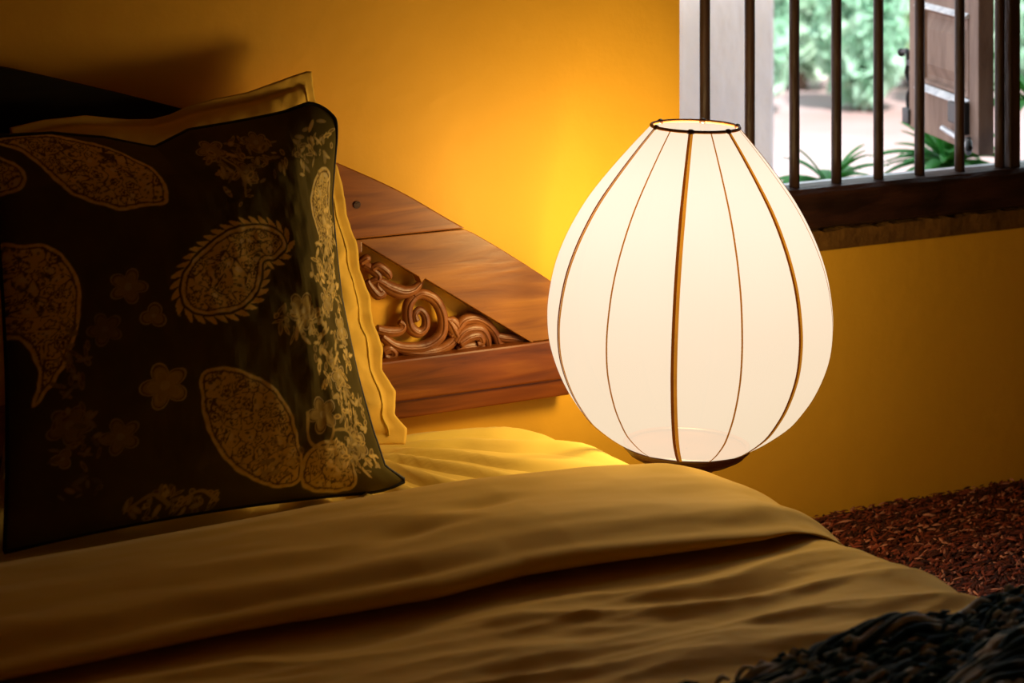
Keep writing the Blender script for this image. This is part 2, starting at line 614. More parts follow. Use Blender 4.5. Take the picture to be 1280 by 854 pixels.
# band: closed cross section swept across the bed
XS = [-1.9, -1.2, -0.95, -0.6, -0.42, -0.25, -0.11, -0.02, 0.06, 0.2]
HS = [0.038, 0.041, 0.044, 0.050, 0.051, 0.043, 0.030, 0.034, 0.034, 0.03]
ns, nc = 460, 96
vv = []
for i in range(ns):
    s = -1.88 + 2.00 * i / (ns - 1)
    H = interp(s, XS, HS)
    yb = -0.41 - 0.02 * sstep(-0.2, 0.1, s) + 0.008 * noise.noise(Vector((s * 4, 0, 1)))
    yf = interp(s, [-1.9, -1.12, -0.8, -0.62, -0.5, -0.18, -0.05, 0.1], [-0.80, -0.785, -0.772, -0.785, -0.765, -0.79, -0.775, -0.76]) + 0.006 * noise.noise(Vector((s * 6, 0, 8)))
    for k in range(nc):
        t = k / nc
        if t < 0.62:                                 # top, back to front
            q = t / 0.62
            y = yb + (yf + 0.012 - yb) * q
            bell = math.sin(PI * min(1, q / 0.36) / 2) if q < 0.36 else 1.0
            h = H * bell ** 0.8 * (1 - 0.10 * sstep(0.4, 0.9, q))
            h -= 0.011 * sstep(0.86, 1.0, q) * 1.0
            # soft folds on the band, long across the bed
            h += 0.0050 * (1 - 2 * abs(noise.noise(Vector((s * 1.7 + 2, (y + 0.10 * s) * 11, 1))))) * sstep(0.05, 0.3, q) * (1 - sstep(0.8, 1, q))
            h += 0.0022 * fbm(s * 5, y * 16, 5) * sstep(0.05, 0.25, q)
            # pinch marks
            for (sx, sy, am) in ((-0.60, -0.66, 0.010), (-0.46, -0.60, 0.009)):
                dx_, dy_ = s - sx, y - sy
                rr = (dx_ * 0.9 + dy_ * 1.1) / 0.035, (dx_ * 0.25 - dy_) / 0.018
                h -= am * math.exp(-(rr[0] / 1.8) ** 2 - rr[1] ** 2) * (H / 0.06)
        elif t < 0.80:                               # rounded front lip, overhanging
            a = (t - 0.62) / 0.18 * PI
            hh = H * 0.90 - 0.011
            mid, rad_ = (hh + 0.011) / 2, (hh - 0.011) / 2
            h = mid + rad_ * math.cos(a)
            y = yf + 0.012 - (0.012 + 0.014 * (H / 0.06)) * math.sin(a)
        else:                                        # underside
            q = (t - 0.80) / 0.20
            y = yf + 0.012 + (yb - yf - 0.012) * q
            h = 0.011 * (1 - q)
            h = max(0.0, h - 0.0)
        x, z, nx, nz = drape(s, bed_edge(y) + 0.004, 0.150, 0.2515)
        z += 0.003 * (1 - sstep(-0.63, -0.55, y)) * nz
        vv.append((x + nx * h, y, z + nz * h))
ff = [(i * nc + k, (i + 1) * nc + k, (i + 1) * nc + (k + 1) % nc, i * nc + (k + 1) % nc) for i in range(ns - 1) for k in range(nc)]
ff += [tuple(range(nc)), tuple((ns - 1) * nc + k for k in range(nc))[::-1]]
b = MB(); b.add(vv, ff)
o = b.build('turned_down_band', DUVET, duvet, smooth=True)
o.location = -D0

# ------------------------------------------------------------------ headboard
hb = empty('headboard', (-0.95, -0.02, -0.02))
tag(hb, 'arched teak headboard with pierced scroll carving, fixed against the ochre wall', 'headboard')
H0 = Vector(hb.location)
HC = -0.95
half = [(0.0, 0.812), (0.07, 0.803), (0.19, 0.771), (0.32, 0.733), (0.45, 0.690), (0.567, 0.637), (0.66, 0.592), (0.743, 0.543), (0.83, 0.492), (0.921, 0.433), (0.96, 0.404)]
hv = catmull([(x, 0, z) for x, z in half], 6)
right_arc = [(HC + p.x, p.z) for p in hv]
left_arc = [(HC - p.x, p.z) for p in hv]


def arc_z(x):
    return float(np.interp(abs(x - HC), [p.x for p in hv], [p.z for p in hv]))


ZC = 0.5265           # seam between crest and the diagonal boards
xr = [p for p in right_arc if p[1] > ZC]
xs_end = float(np.interp(-ZC, [-p[1] for p in right_arc], [p[0] for p in right_arc]))


def hpart(name, mb, m, parent=None, **k):
    o = mb.build(name, m, **k)
    o.parent = parent or hb
    o.location = -H0 if parent is None else (0, 0, 0)
    return o


XM = -0.52
crest0 = [p for p in reversed(left_arc) if p[1] > ZC] + xr[1:] + [(xs_end, ZC), (2 * HC - xs_end, ZC)]
cr_r = [(XM, arc_z(XM))] + [p for p in xr if p[0] > XM] + [(xs_end, ZC), (XM, ZC)]
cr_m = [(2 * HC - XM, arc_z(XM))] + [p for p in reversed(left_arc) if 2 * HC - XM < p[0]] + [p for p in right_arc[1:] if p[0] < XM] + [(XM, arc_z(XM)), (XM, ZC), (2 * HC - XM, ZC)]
cr_l = [(2 * HC - x, z) for x, z in cr_r][::-1]
hpart('crest_board', MB().prism(cr_r, -0.040, -0.006), CREST, bevel=0.002)
hpart('crest_board', MB().prism(cr_l, -0.040, -0.006), CREST, bevel=0.002)
o = hpart('middle_crest_board', MB().prism(cr_m, -0.043, -0.006), SHADOWWOOD, bevel=0.002)
o['label'] = 'near-black middle board of the crest, pillow shadow put into its colour'
# diagonal board, right and left, with the stepped hypotenuse of the opening
hyp = [at_y(452, 303, -.04), at_y(525, 344, -.04), at_y(533, 349, -.04), at_y(668, 430, -.04)]
ztop = 0.5245
for sgn in (1, -1):
    outer = [(xs_end, ztop)] + [p for p in right_arc if p[1] < ztop] + [(0.012, 0.345)]
    inner = [(hyp[3].x, 0.345), (hyp[3].x, hyp[3].z), (hyp[2].x, hyp[2].z), (hyp[2].x - 0.006, hyp[2].z - 0.006), (hyp[1].x, hyp[1].z - 0.003), (hyp[0].x, hyp[0].z), (hyp[0].x, ztop)]
    poly = outer + inner
    if sgn < 0: poly = [(2 * HC - x, z) for x, z in poly][::-1]
    hpart('diagonal_board', MB().prism(poly, -0.036, -0.016), DIAG, bevel=0.0018)
hpart('top_bead', MB().box(2 * HC - hyp[0].x - 0.003, hyp[0].x + 0.003, -0.036, -0.008, 0.505, 0.5245, 0.002), DIAG)
# bottom rail, two steps deep
hpart('bottom_rail', MB().box(-1.912, 0.012, -0.040, -0.006, 0.283, 0.344, 0.003).box(-1.905, 0.005, -0.034, -0.006, 0.256, 0.284, 0.003), RAIL)
for x in (-1.45, -0.45):
    hpart('post', MB().box(x - 0.03, x + 0.03, -0.026, -0.003, -0.02, 0.26, 0.003), RAIL)
# wooden plug
c = at_y(446, 256, -.04)
b = MB(); b.tube([(c.x, -0.0415, c.z), (c.x, -0.03, c.z)], [0.0055, 0.0055], 14)
hpart('peg', b, SILLWOOD, smooth=False)

# carving; coordinates are read off a 4.923x enlargement of the photograph around the opening
YC = -0.018


def cp(u, v, y=YC):
    return at_y(440 + u / 4.923, 290 + v / 4.923, y)


SQ = (Vector((0, 1, 0)), 0.75)


def scroll(name, pts, r0, y=YC, mm=CARVE, closed=False, n=7):
    """pts: (u, v, radius factor[, y offset])"""
    P3 = [cp(p[0], p[1], y - (p[3] if len(p) > 3 else 0)) for p in pts]
    C_ = catmull(P3, n, closed)
    rr = catmull([(p[2], 0, 0) for p in pts], n, closed)
    b = MB()
    b.tube(C_, [max(0.0008, r0 * q.x) for q in rr], 12, closed=closed, squash=SQ)
    # raised vein along the middle of the stem
    b.tube([q + Vector((0, -max(0.0008, r0 * k.x) * 0.62, 0)) for q, k in zip(C_, rr)], [max(0.0006, r0 * k.x * 0.30) for k in rr], 8)
    return hpart(name, b, mm, smooth=True)


R0 = 0.0080
# lower long stem sweeping along the rail and up into the big scroll
scroll('carved_scroll', [(180, 640, .8), (260, 700, 1.0), (360, 715, 1.15), (460, 700, 1.2), (540, 640, 1.2), (560, 560, 1.1), (545, 480, 1.1), (500, 410, 1.1), (430, 380, 1.0), (380, 400, .9)], R0)
scroll('carved_scroll', [(300, 735, .5), (420, 745, .9), (540, 725, 1.0), (620, 670, 1.1), (650, 600, 1.0), (620, 550, .9), (585, 545, .6)], R0)
# inner curl of the big scroll
scroll('carved_scroll', [(380, 400, 1.0), (345, 450, 1.1), (340, 520, 1.1), (360, 590, 1.1), (410, 620, 1.0), (450, 585, .9), (450, 520, .8), (415, 480, .7), (385, 510, .7, .002), (395, 550, .8, .003)], R0)
# bud left of it
scroll('carved_scroll', [(150, 600, .9), (220, 615, 1.0), (290, 610, .9), (318, 575, .75), (290, 555, .55)], R0)
# upper leaf reaching to the step in the frame
scroll('carved_leaf', [(95, 320, .5), (150, 300, .9), (220, 340, 1.25), (300, 370, 1.3), (370, 360, 1.0), (415, 320, .7), (430, 290, .4)], R0)
scroll('carved_leaf', [(70, 200, .6), (110, 220, .9), (160, 270, .9), (150, 330, .8), (190, 385, .8), (150, 390, .5)], R0)
scroll('carved_leaf', [(50, 190, .7), (85, 165, .9), (105, 175, .6)], R0, y=-0.022)
scroll('carved_leaf', [(120, 230, .6), (160, 210, .8), (215, 250, .9), (235, 285, .5)], R0, y=-0.022)
scroll('carved_leaf', [(90, 300, .6), (120, 350, .8), (160, 390, .9), (195, 375, .5)], R0, y=-0.023)
# right-hand scroll of ribbed leaves
scroll('carved_leaf', [(600, 640, .9), (650, 590, 1.1), (690, 545, 1.1), (760, 535, 1.1), (830, 570, 1.0), (880, 630, .9), (905, 690, .7), (960, 700, .45)], R0)
scroll('carved_leaf', [(640, 680, .9), (670, 630, .9), (720, 600, .9), (790, 600, .9), (830, 650, .8), (840, 705, .6)], R0, y=-0.022)
scroll('carved_leaf', [(660, 690, .9), (720, 650, 1.0), (780, 640, .9), (800, 680, .7), (770, 690, .5)], R0, y=-0.024)
scroll('carved_leaf', [(640, 720, .6), (720, 705, 1.0), (800, 700, .8), (860, 715, .4)], R0)
scroll('carved_leaf', [(880, 640, .7), (930, 650, .9), (990, 655, .9), (1050, 668, .8), (1100, 680, .35)], R0)
scroll('carved_leaf', [(190, 740, .9), (230, 720, 1.0), (260, 750, .8), (235, 775, .6), (200, 765, .5)], R0)
scroll('carved_scroll', [(650, 660, 1.2), (625, 610, 1.3), (600, 560, 1.0), (580, 535, .6)], R0)

# ------------------------------------------------------------------ pillows
def pillow_mesh(TL, TR, BL, BR, th, nu, nv, edge_fn=None, crumple=0.0, seed=0, power=0.42, back=0.8, puff_c=(0.5, 0.5), flange=0.0):
    """returns front and back vertex arrays (nv x nu x 3) of a stuffed cushion; front faces -y"""
    U, V = np.meshgrid(np.linspace(0, 1, nu), np.linspace(0, 1, nv))
    P = (np.array(BL)[None, None] * ((1 - U) * (1 - V))[..., None] + np.array(BR)[None, None] * (U * (1 - V))[..., None] +
         np.array(TL)[None, None] * ((1 - U) * V)[..., None] + np.array(TR)[None, None] * (U * V)[..., None])
    right = (np.array(BR) - np.array(BL)); right = right / np.linalg.norm(right)
    up = (np.array(TL) + np.array(TR) - np.array(BL) - np.array(BR)); up /= np.linalg.norm(up)
    nrm = np.cross(right, up); nrm /= np.linalg.norm(nrm)         # towards -y
    W, H = np.linalg.norm(np.array(BR) - np.array(BL)), np.linalg.norm(np.array(TL) - np.array(BL))
    # edges pull in between the corners
    eu, ev = 4 * U * (1 - U), 4 * V * (1 - V)
    pull = 0.045
    cu, cv = (U - 0.5) * 2, (V - 0.5) * 2
    P = P - right * (np.sign(cu) * np.abs(cu) ** 3 * ev * pull * W * 0.5)[..., None]
    P = P - up * (np.sign(cv) * np.abs(cv) ** 3 * eu * pull * H * 0.5)[..., None]
    if edge_fn is not None:
        dr, du = edge_fn(U, V)
        P = P + right * dr[..., None] + up * du[..., None]
    f = flange
    Uc = np.clip((U - f) / (1 - 2 * f), 0, 1); Vc = np.clip((V - f) / (1 - 2 * f), 0, 1)
    puff = (np.clip(4 * Uc * (1 - Uc), 0, 1) ** power) * (np.clip(4 * Vc * (1 - Vc), 0, 1) ** power)
    return P, nrm, puff, U, V, right, up


def noise_grid(U, V, fu, fv, sd, o=3):
    out = np.zeros(U.shape)
    for j in range(U.shape[0]):
        for i in range(U.shape[1]):
            out[j, i] = fbm(U[j, i] * fu, V[j, i] * fv, sd, o)
    return out


def upsample(a, nu, nv):
    """bilinear upsample of a coarse noise grid"""
    h, w_ = a.shape
    y = np.linspace(0, h - 1, nv); x = np.linspace(0, w_ - 1, nu)
    y0 = np.clip(y.astype(int), 0, h - 2); x0 = np.clip(x.astype(int), 0, w_ - 2)
    fy = (y - y0)[:, None]; fx = (x - x0)[None]
    return (a[y0][:, x0] * (1 - fy) * (1 - fx) + a[y0][:, x0 + 1] * (1 - fy) * fx + a[y0 + 1][:, x0] * fy * (1 - fx) + a[y0 + 1][:, x0 + 1] * fy * fx)


def cheap_noise(nu, nv, fu, fv, sd, o=3, res=90):
    Uq, Vq = np.meshgrid(np.linspace(0, 1, res), np.linspace(0, 1, res))
    return upsample(noise_grid(Uq, Vq, fu, fv, sd, o), nu, nv)


def pair_faces(nu, nv):
    """front grid then back grid, sharing the border by bridging"""
    N_ = nu * nv
    ff = grid_faces(nu, nv)
    ff += [tuple(N_ + k for k in f[::-1]) for f in grid_faces(nu, nv)]
    ring = [i for i in range(nu)] + [j * nu + nu - 1 for j in range(1, nv)] + [(nv - 1) * nu + i for i in range(nu - 2, -1, -1)] + [j * nu for j in range(nv - 2, 0, -1)]
    for a, b_ in zip(ring, ring[1:] + ring[:1]):
        ff.append((b_, a, N_ + a, N_ + b_))
    return ff, ring


# ---- printed cushion in front
CTL, CTR = at_y(-16, 168, -0.185), at_y(423, 129, -0.188)
CBL, CBR = at_y(6, 690, -0.352), at_y(512, 612, -0.345)
NU, NV = 430, 440
BASEC = np.array((0.108, 0.082, 0.009))
PRINTC = np.array((0.90, 0.66, 0.20))
PALEC = np.array((0.92, 0.76, 0.38))
DARKC = np.array((0.12, 0.070, 0.018))


def q2uv(px, py):
    """pixel to cushion u, v by inverting the bilinear map of its four corners in the photograph"""
    A, B_, C_, D_ = np.array((6, 690.)), np.array((512, 612.)), np.array((-16, 168.)), np.array((423, 129.))
    u = v = 0.5
    for _ in range(25):
        p = A * (1 - u) * (1 - v) + B_ * u * (1 - v) + C_ * (1 - u) * v + D_ * u * v
        du = (B_ - A) * (1 - v) + (D_ - C_) * v
        dv = (C_ - A) * (1 - u) + (D_ - B_) * u
        J = np.array([du, dv]).T
        e = np.array((px, py)) - p
        s_ = np.linalg.solve(J, e)
        u += s_[0]; v += s_[1]
    return u, v


def cloth_print():
    """paisleys and flowers, drawn on the cloth in millimetre-like units"""
    SX, SY = 480.0, 530.0
    U, V = np.meshgrid(np.linspace(0, 1, NU), np.linspace(0, 1, NV))
    X, Y = U * SX, (1 - V) * SY
    rng = np.random.RandomState(4)
    col = np.ones((NV, NU, 3)) * BASEC
    col *= (0.92 + 0.16 * cheap_noise(NU, NV, 9, 9, 3))[..., None]
    # cell field for the fillings
    wx, wy = cheap_noise(NU, NV, 16, 16, 21, 2, 120) * 7, cheap_noise(NU, NV, 16, 16, 33, 2, 120) * 7
    X0, Y0 = X, Y

    def cells(sc, sd):
        X, Y = np.clip(X0 + wx, 0, SX), np.clip(Y0 + wy, 0, SY)
        r = np.random.RandomState(sd)
        gx, gy = int(SX / sc) + 3, int(SY / sc) + 3
        ox, oy = r.rand(gy, gx), r.rand(gy, gx)
        idx = r.rand(gy, gx)
        ix, iy = (X / sc).astype(int), (Y / sc).astype(int)
        best = np.full(X.shape, 1e9); sec = np.full(X.shape, 1e9); bi = np.zeros(X.shape); ang = np.zeros(X.shape)
        for dy in (-1, 0, 1):
            for dx in (-1, 0, 1):
                jx, jy = np.clip(ix + dx, 0, gx - 1), np.clip(iy + dy, 0, gy - 1)
                cx_, cy_ = (ix + dx + ox[jy, jx]) * sc, (iy + dy + oy[jy, jx]) * sc
                d = np.hypot(X - cx_, Y - cy_)
                nb = d < best
                sec = np.where(nb, best, np.minimum(sec, d))
                bi = np.where(nb, idx[jy, jx], bi)
                ang = np.where(nb, np.arctan2(Y - cy_, X - cx_), ang)
                best = np.minimum(best, d)
        return best, sec, bi, ang
    c1, c1s, ci, cang = cells(16, 2)
    c2, c2s, cj, _ = cells(7, 9)
    wob = cheap_noise(NU, NV, 30, 30, 8, 2, 160) * 4

    def mixc(mask, c):
        nonlocal col
        mk = np.clip(mask, 0, 1)[..., None]
        col = col * (1 - mk) + np.array(c) * mk

    def sm(a, b_, x):
        t = np.clip((x - a) / (b_ - a), 0, 1)
        return t * t * (3 - 2 * t)

    def polydist(pts):
        P = [np.array((q.x, q.y)) for q in catmull([(p[0], p[1], 0) for p in pts], 6, True)]
        d = np.full(X.shape, 1e9); inside = np.zeros(X.shape, bool); run = np.zeros(X.shape); L = 0.0
        for a, b_ in zip(P, P[1:] + P[:1]):
            e = b_ - a; l2 = max(e @ e, 1e-9)
            t = np.clip(((X - a[0]) * e[0] + (Y - a[1]) * e[1]) / l2, 0, 1)
            dd = np.hypot(X - a[0] - t * e[0], Y - a[1] - t * e[1])
            nb = dd < d
            run = np.where(nb, L + t * math.sqrt(l2), run)
            d = np.minimum(d, dd)
            cr = ((a[1] > Y) != (b_[1] > Y)) & (X < (b_[0] - a[0]) * (Y - a[1]) / (b_[1] - a[1] + 1e-12) + a[0])
            inside ^= cr
            L += math.sqrt(l2)
        return np.where(inside, -d, d), run

    def tocloth(pts):
        r = []
        for p in pts:
            u, v = q2uv(*p)
            r.append((u * SX, (1 - v) * SY))
        return r

    def paisley(px, teeth=False, k=1.0, warm=1.0):
        d, run = polydist(tocloth(px))
        d = d + wob * 0.5
        P1, P2 = PRINTC * k, PALEC * k
        if teeth:
            tw = np.abs((((run + d * 0.8) / 12.0) % 1) - 0.5) * 2
            edge = (1 - sm(0, 2, d - 14 * (1 - tw ** 2) * 0.9)) * sm(1.5, 3, np.abs(d - 1) + 3 * tw * 0)
            mixc(edge * (d > 1.5), P1)
        ins = 1 - sm(-0.5, 1.0, d)
        mixc(ins * 0.95, P1)
        # filling: petals and rings
        inn = ins * sm(3.0, 4.5, -d)
        gap = (1 - sm(0.8, 2.2, c1s - c1 + wob * 0.5)) * sm(-0.6, 0.4, np.sin(cang * 1.5 + ci * 9) + 0.35)
        mixc(inn * gap * 0.95, DARKC)
        pet = np.abs(np.sin(cang * 2.5 + ci * 6.0))
        mixc(inn * (ci > 0.3) * (1 - sm(0.4, 1.2, np.abs(c1 - 3.0 - 2.4 * pet))) * 0.9, DARKC)
        mixc(inn * (ci > 0.72) * (1 - sm(1.4, 2.4, c1)), DARKC)
        mixc(inn * (ci < 0.4) * (1 - sm(3.0, 5.0, c1)) * 0.8, P2)
        mixc(inn * (cj > 0.45) * (1 - sm(1.0, 2.2, c2)) * 0.7, DARKC)
        mixc(inn * (cj < 0.15) * (1 - sm(1.6, 2.6, c2)) * 0.85, BASEC)
        mixc(ins * (1 - sm(0.5, 1.5, np.abs(d + 5.5))) * 0.9, DARKC)
        mixc((1 - sm(0.8, 1.8, np.abs(d + 1.5))) * 0.8 * sm(-0.9, 0.2, np.sin(run / 3.0)), P2)

    def flower(px, py, r, petals=6, k=0.5, rot=0.0):
        (cx_, cy_), = tocloth([(px, py)])
        dx, dy = X - cx_, Y - cy_
        rr, a = np.hypot(dx, dy) + wob * 0.4, np.arctan2(dy, dx) + rot
        lobe = np.abs(np.sin(a * petals / 2))
        edge = r * (0.55 + 0.45 * lobe)
        d = rr - edge
        mixc((1 - sm(-1.5, 0.3, d)) * 0.85, PRINTC * k * 0.9)
        mixc((1 - sm(0.6, 1.8, np.abs(d + 3.4))) * 0.8, DARKC)
        mixc((1 - sm(0.4, 1.6, np.abs(d + 1.0))) * 0.9, PALEC * k)
        mixc((d < -3) * (1 - sm(0.2, 1.2, np.abs(d + r * 0.33))) * 0.8, PRINTC * k)
        mixc((d < -1) * (lobe < 0.35) * (rr > r * 0.2) * 0.6, PRINTC * k * 0.8)
        mixc((1 - sm(r * 0.16, r * 0.22, rr)) * 0.9, PALEC * k)

    def curl(pts, wd, k=0.5):
        P = catmull([(p[0], p[1], 0) for p in tocloth(pts)], 8)
        d = np.full(X.shape, 1e9)
        for a, b_ in zip(P, P[1:]):
            e = b_ - a; l2 = max(e.x ** 2 + e.y ** 2, 1e-9)
            t = np.clip(((X - a.x) * e.x + (Y - a.y) * e.y) / l2, 0, 1)
            d = np.minimum(d, np.hypot(X - a.x - t * e.x, Y - a.y - t * e.y))
        mixc((1 - sm(wd * 0.6, wd, d + wob * 0.3)) * 0.9, PRINTC * k)

    def spray(px, py, rx, ry, n_, k=0.5, sd=1):
        """loose cluster of small leaves and buds"""
        r = np.random.RandomState(sd)
        for _ in range(n_):
            a = r.rand() * 2 * PI; q = r.rand() ** 0.6
            x_, y_ = px + rx * q * math.cos(a), py + ry * q * math.sin(a)
            (cx_, cy_), = tocloth([(x_, y_)])
            an = r.rand() * PI
            l, w_ = 4 + 6 * r.rand(), 1.8 + 2.2 * r.rand()
            dx, dy = X - cx_, Y - cy_
            u_, v_ = dx * math.cos(an) + dy * math.sin(an), -dx * math.sin(an) + dy * math.cos(an)
            e = (u_ / l) ** 2 + (v_ / w_) ** 2
            kk = k * (0.6 + 0.8 * r.rand())
            mixc((1 - sm(0.8, 1.2, e)) * 0.85, PRINTC * kk)
            mixc((1 - sm(0.2, 0.4, e)) * 0.7, DARKC if r.rand() < 0.5 else PALEC * kk)

    # big paisleys
    paisley([(-14, 176), (25, 164), (80, 166), (125, 180), (156, 208), (170, 238), (173, 270), (140, 276), (115, 279), (82, 266), (55, 246), (35, 212), (12, 186)])
    paisley([(-20, 190), (-2, 200), (14, 212), (18, 232), (6, 248), (-18, 245)], k=0.9)
    paisley([(186, 400), (186, 370), (200, 345), (222, 325), (240, 312), (268, 302), (296, 302), (318, 312), (322, 328), (305, 342), (288, 346), (284, 362), (276, 385), (255, 405), (226, 413), (202, 412)], teeth=True, k=1.0)
    paisley([(-14, 320), (8, 318), (34, 322), (56, 342), (68, 372), (68, 410), (60, 450), (42, 492), (20, 520), (24, 480), (8, 440), (-14, 420)], k=1.05)
    paisley([(208, 486), (236, 478), (268, 484), (300, 502), (326, 530), (344, 568), (356, 610), (330, 624), (292, 616), (258, 598), (232, 572), (216, 540)], k=0.8)
    paisley([(360, 620), (352, 590), (366, 570), (392, 560), (424, 566), (440, 590), (434, 616), (400, 626)], k=0.7)
    paisley([(378, 275), (385, 240), (405, 215), (428, 225), (432, 262), (436, 300), (415, 318), (392, 305)], k=0.75)
    # flowers
    flower(165, 500, 30, 5, 0.62)
    flower(122, 378, 24, 5, 0.45, .5); flower(150, 415, 17, 3, 0.55, .2)
    flower(118, 560, 24, 5, 0.36)
    flower(60, 545, 26, 5, 0.36, .4); flower(55, 585, 13, 3, 0.45)
    flower(95, 430, 22, 5, 0.30)
    flower(378, 530, 26, 5, 0.55); flower(345, 405, 26, 5, 0.6, .3)
    flower(300, 180, 20, 6, 0.55); flower(240, 190, 22, 5, 0.6); flower(275, 228, 18, 5, .5)
    flower(415, 480, 20, 5, .7); flower(440, 420, 22, 5, .7, .4); flower(400, 390, 20, 6, .6)
    flower(450, 560, 22, 5, .6)
    spray(285, 205, 60, 40, 60, 0.55, 3)
    spray(265, 240, 25, 35, 22, 0.55, 4)
    spray(340, 420, 50, 24, 46, 0.55, 5)
    spray(390, 440, 30, 40, 36, 0.6, 6)
    spray(405, 330, 26, 70, 50, 0.6, 7)
    spray(380, 200, 34, 36, 26, 0.45, 8)
    spray(200, 645, 65, 20, 46, 0.5, 9)
    spray(70, 560, 34, 40, 30, 0.32, 10)
    spray(320, 585, 30, 30, 20, 0.5, 11)
    spray(430, 540, 26, 50, 40, 0.6, 12)
    spray(75, 620, 30, 20, 10, 0.25, 13)
    spray(60, 470, 20, 60, 30, 0.4, 14)
    for q_, (qx, qy) in enumerate([(400, 180), (410, 250), (425, 300), (415, 350), (430, 380), (440, 450), (430, 500), (455, 520), (465, 580), (410, 590), (395, 480), (385, 350)]):
        spray(qx, qy, 24, 30, 20, 0.75, 40 + q_)
    curl([(352, 530), (360, 565), (385, 570), (398, 548), (385, 532)], 3.0, .6)
    curl([(398, 548), (425, 545), (448, 556)], 2.4, .6)
    curl([(250, 205), (268, 230), (270, 262)], 2.2, .6)
    curl([(205, 640), (225, 628), (250, 640)], 3.0, .5)
    curl([(140, 650), (165, 632), (190, 645)], 3.0, .45)
    return np.clip(col, 0.004, 1)


CLOTH = vcol_mat('paisley_cloth', rough=0.95)


def ear(U, V):
    """corner ears, sagging top edge with a dip"""
    W_, H_ = 0.53, 0.52
    dr = np.zeros(U.shape); du = np.zeros(U.shape)
    # top edge dips left of the middle
    t = np.clip((V - 0.75) / 0.25, 0, 1) ** 2
    prof = np.interp(U, [0, 0.17, 0.31, 0.43, 0.447, 0.47, 0.55, 0.72, 0.83, 0.91, 1.0], [-0.003, 0.000, -0.0085, -0.024, -0.026, -0.022, -0.007, -0.003, 0.0, 0.007, 0.0])
    du += prof * t
    # rounded top right corner
    c = np.clip((U - 0.9) / 0.1, 0, 1) * np.clip((V - 0.9) / 0.1, 0, 1)
    du -= 0.020 * c ** 2
    dr -= 0.010 * c ** 2
    # right seam drawn in
    dr -= np.interp(V, [0, .06, .15, .3, .5, .75, .9, 1], [0, .026, .032, .036, .037, .028, .010, 0]) * np.clip((U - 0.6) / 0.4, 0, 1) ** 1.5
    # bottom right ear
    c = np.clip((U - 0.88) / 0.12, 0, 1) * np.clip((0.12 - V) / 0.12, 0, 1)
    dr -= 0.004 * c
    du += 0.012 * c ** 2
    return dr, du


cush = empty('printed_cushion', (CBL + CBR) / 2)
tag(cush, 'large dark square cushion with gold paisley print and black piping, nearest the viewer', 'cushion')
K0 = Vector(cush.location)
P, nrm, puff, U, V, right, up = pillow_mesh(CTL, CTR, CBL, CBR, 0.2, NU, NV, ear, power=0.52)
n1 = cheap_noise(NU, NV, 5, 4, 1.2)
n2 = cheap_noise(NU, NV, 14, 10, 4.2)
rightside = np.clip((U - 0.62) / 0.38, 0, 1)
puff = puff * (1 - 0.45 * np.clip((U - 0.80) / 0.2, 0, 1) ** 1.2 * np.clip(V / 0.15, 0, 1))
puff = puff * (1 - 0.55 * np.clip((V - 0.85) / 0.15, 0, 1))
FT, BT = 0.098, 0.055
front = P + nrm * ((puff * FT) + (n1 * 0.006 + n2 * 0.0022 * (1 + 2 * rightside)) * puff)[..., None]
# vertical soft creases by the lit side
cre = np.sin((U * 26 + n1 * 2.4)) * 0.0035 * rightside * puff * np.clip(1.4 - V, 0, 1)
front = front + nrm * cre[..., None]
backv = P - nrm * (puff * BT)[..., None]
ff, ring = pair_faces(NU, NV)
verts = np.concatenate([front.reshape(-1, 3), backv.reshape(-1, 3)])
me = bpy.data.meshes.new('cushion_cover')
me.from_pydata((verts - np.array(K0)).tolist(), [], ff)
me.update()
me.polygons.foreach_set('use_smooth', [True] * len(me.polygons))
ca = me.color_attributes.new('print', 'FLOAT_COLOR', 'POINT')
pr = cloth_print()
cc = np.ones((NU * NV * 2, 4), np.float32)
cc[:NU * NV, :3] = pr.reshape(-1, 3)
cc[NU * NV:, :3] = BASEC
ca.data.foreach_set('color', cc.ravel())
me.materials.append(CLOTH)
o = bpy.data.objects.new('cushion_cover', me)
COL.objects.link(o); o.parent = cush
edge_pts = [Vector(P.reshape(-1, 3)[i]) - K0 for i in ring[::6]]
b = MB(); b.tube(edge_pts, 0.0032, 8, closed=True)
b.build('piping', PIPING, cush, smooth=True)


# ---- cream pillow standing behind it, against the headboard
def cream_edge(U, V):
    dr = np.zeros(U.shape); du = np.zeros(U.shape)
    side = np.clip((U - 0.85) / 0.15, 0, 1) ** 2
    wv = np.interp(V, [0, .04, .08, .14, .2, .26, .33, .4, .47, .55, .62, .7, .78, .86, .93, 1], [0.010, 0.018, 0.004, 0.014, 0.0, 0.009, 0.002, 0.008, 0.0, 0.006, 0.001, 0.004, 0.0, 0.006, -.004, 0.0])
    wv = wv + np.interp(V, [0, .1, .3, .5, .75, .95, 1], [0, .006, .014, .016, .014, .002, 0])
    dr += side * (wv - 0.004)
    top = np.clip((V - 0.8) / 0.2, 0, 1) ** 2
    prof = np.interp(U, [0, .10, 0.23, 0.36, 0.44, 0.50, 0.56, 0.65, 0.76, 0.86, 0.93, 0.98, 1.0], [-0.004, .003, .004, -0.008, -0.0125, -.010, -0.003, 0.001, 0.001, 0.0065, 0.0096, 0.0105, .008])
    du += prof * top
    return dr, du


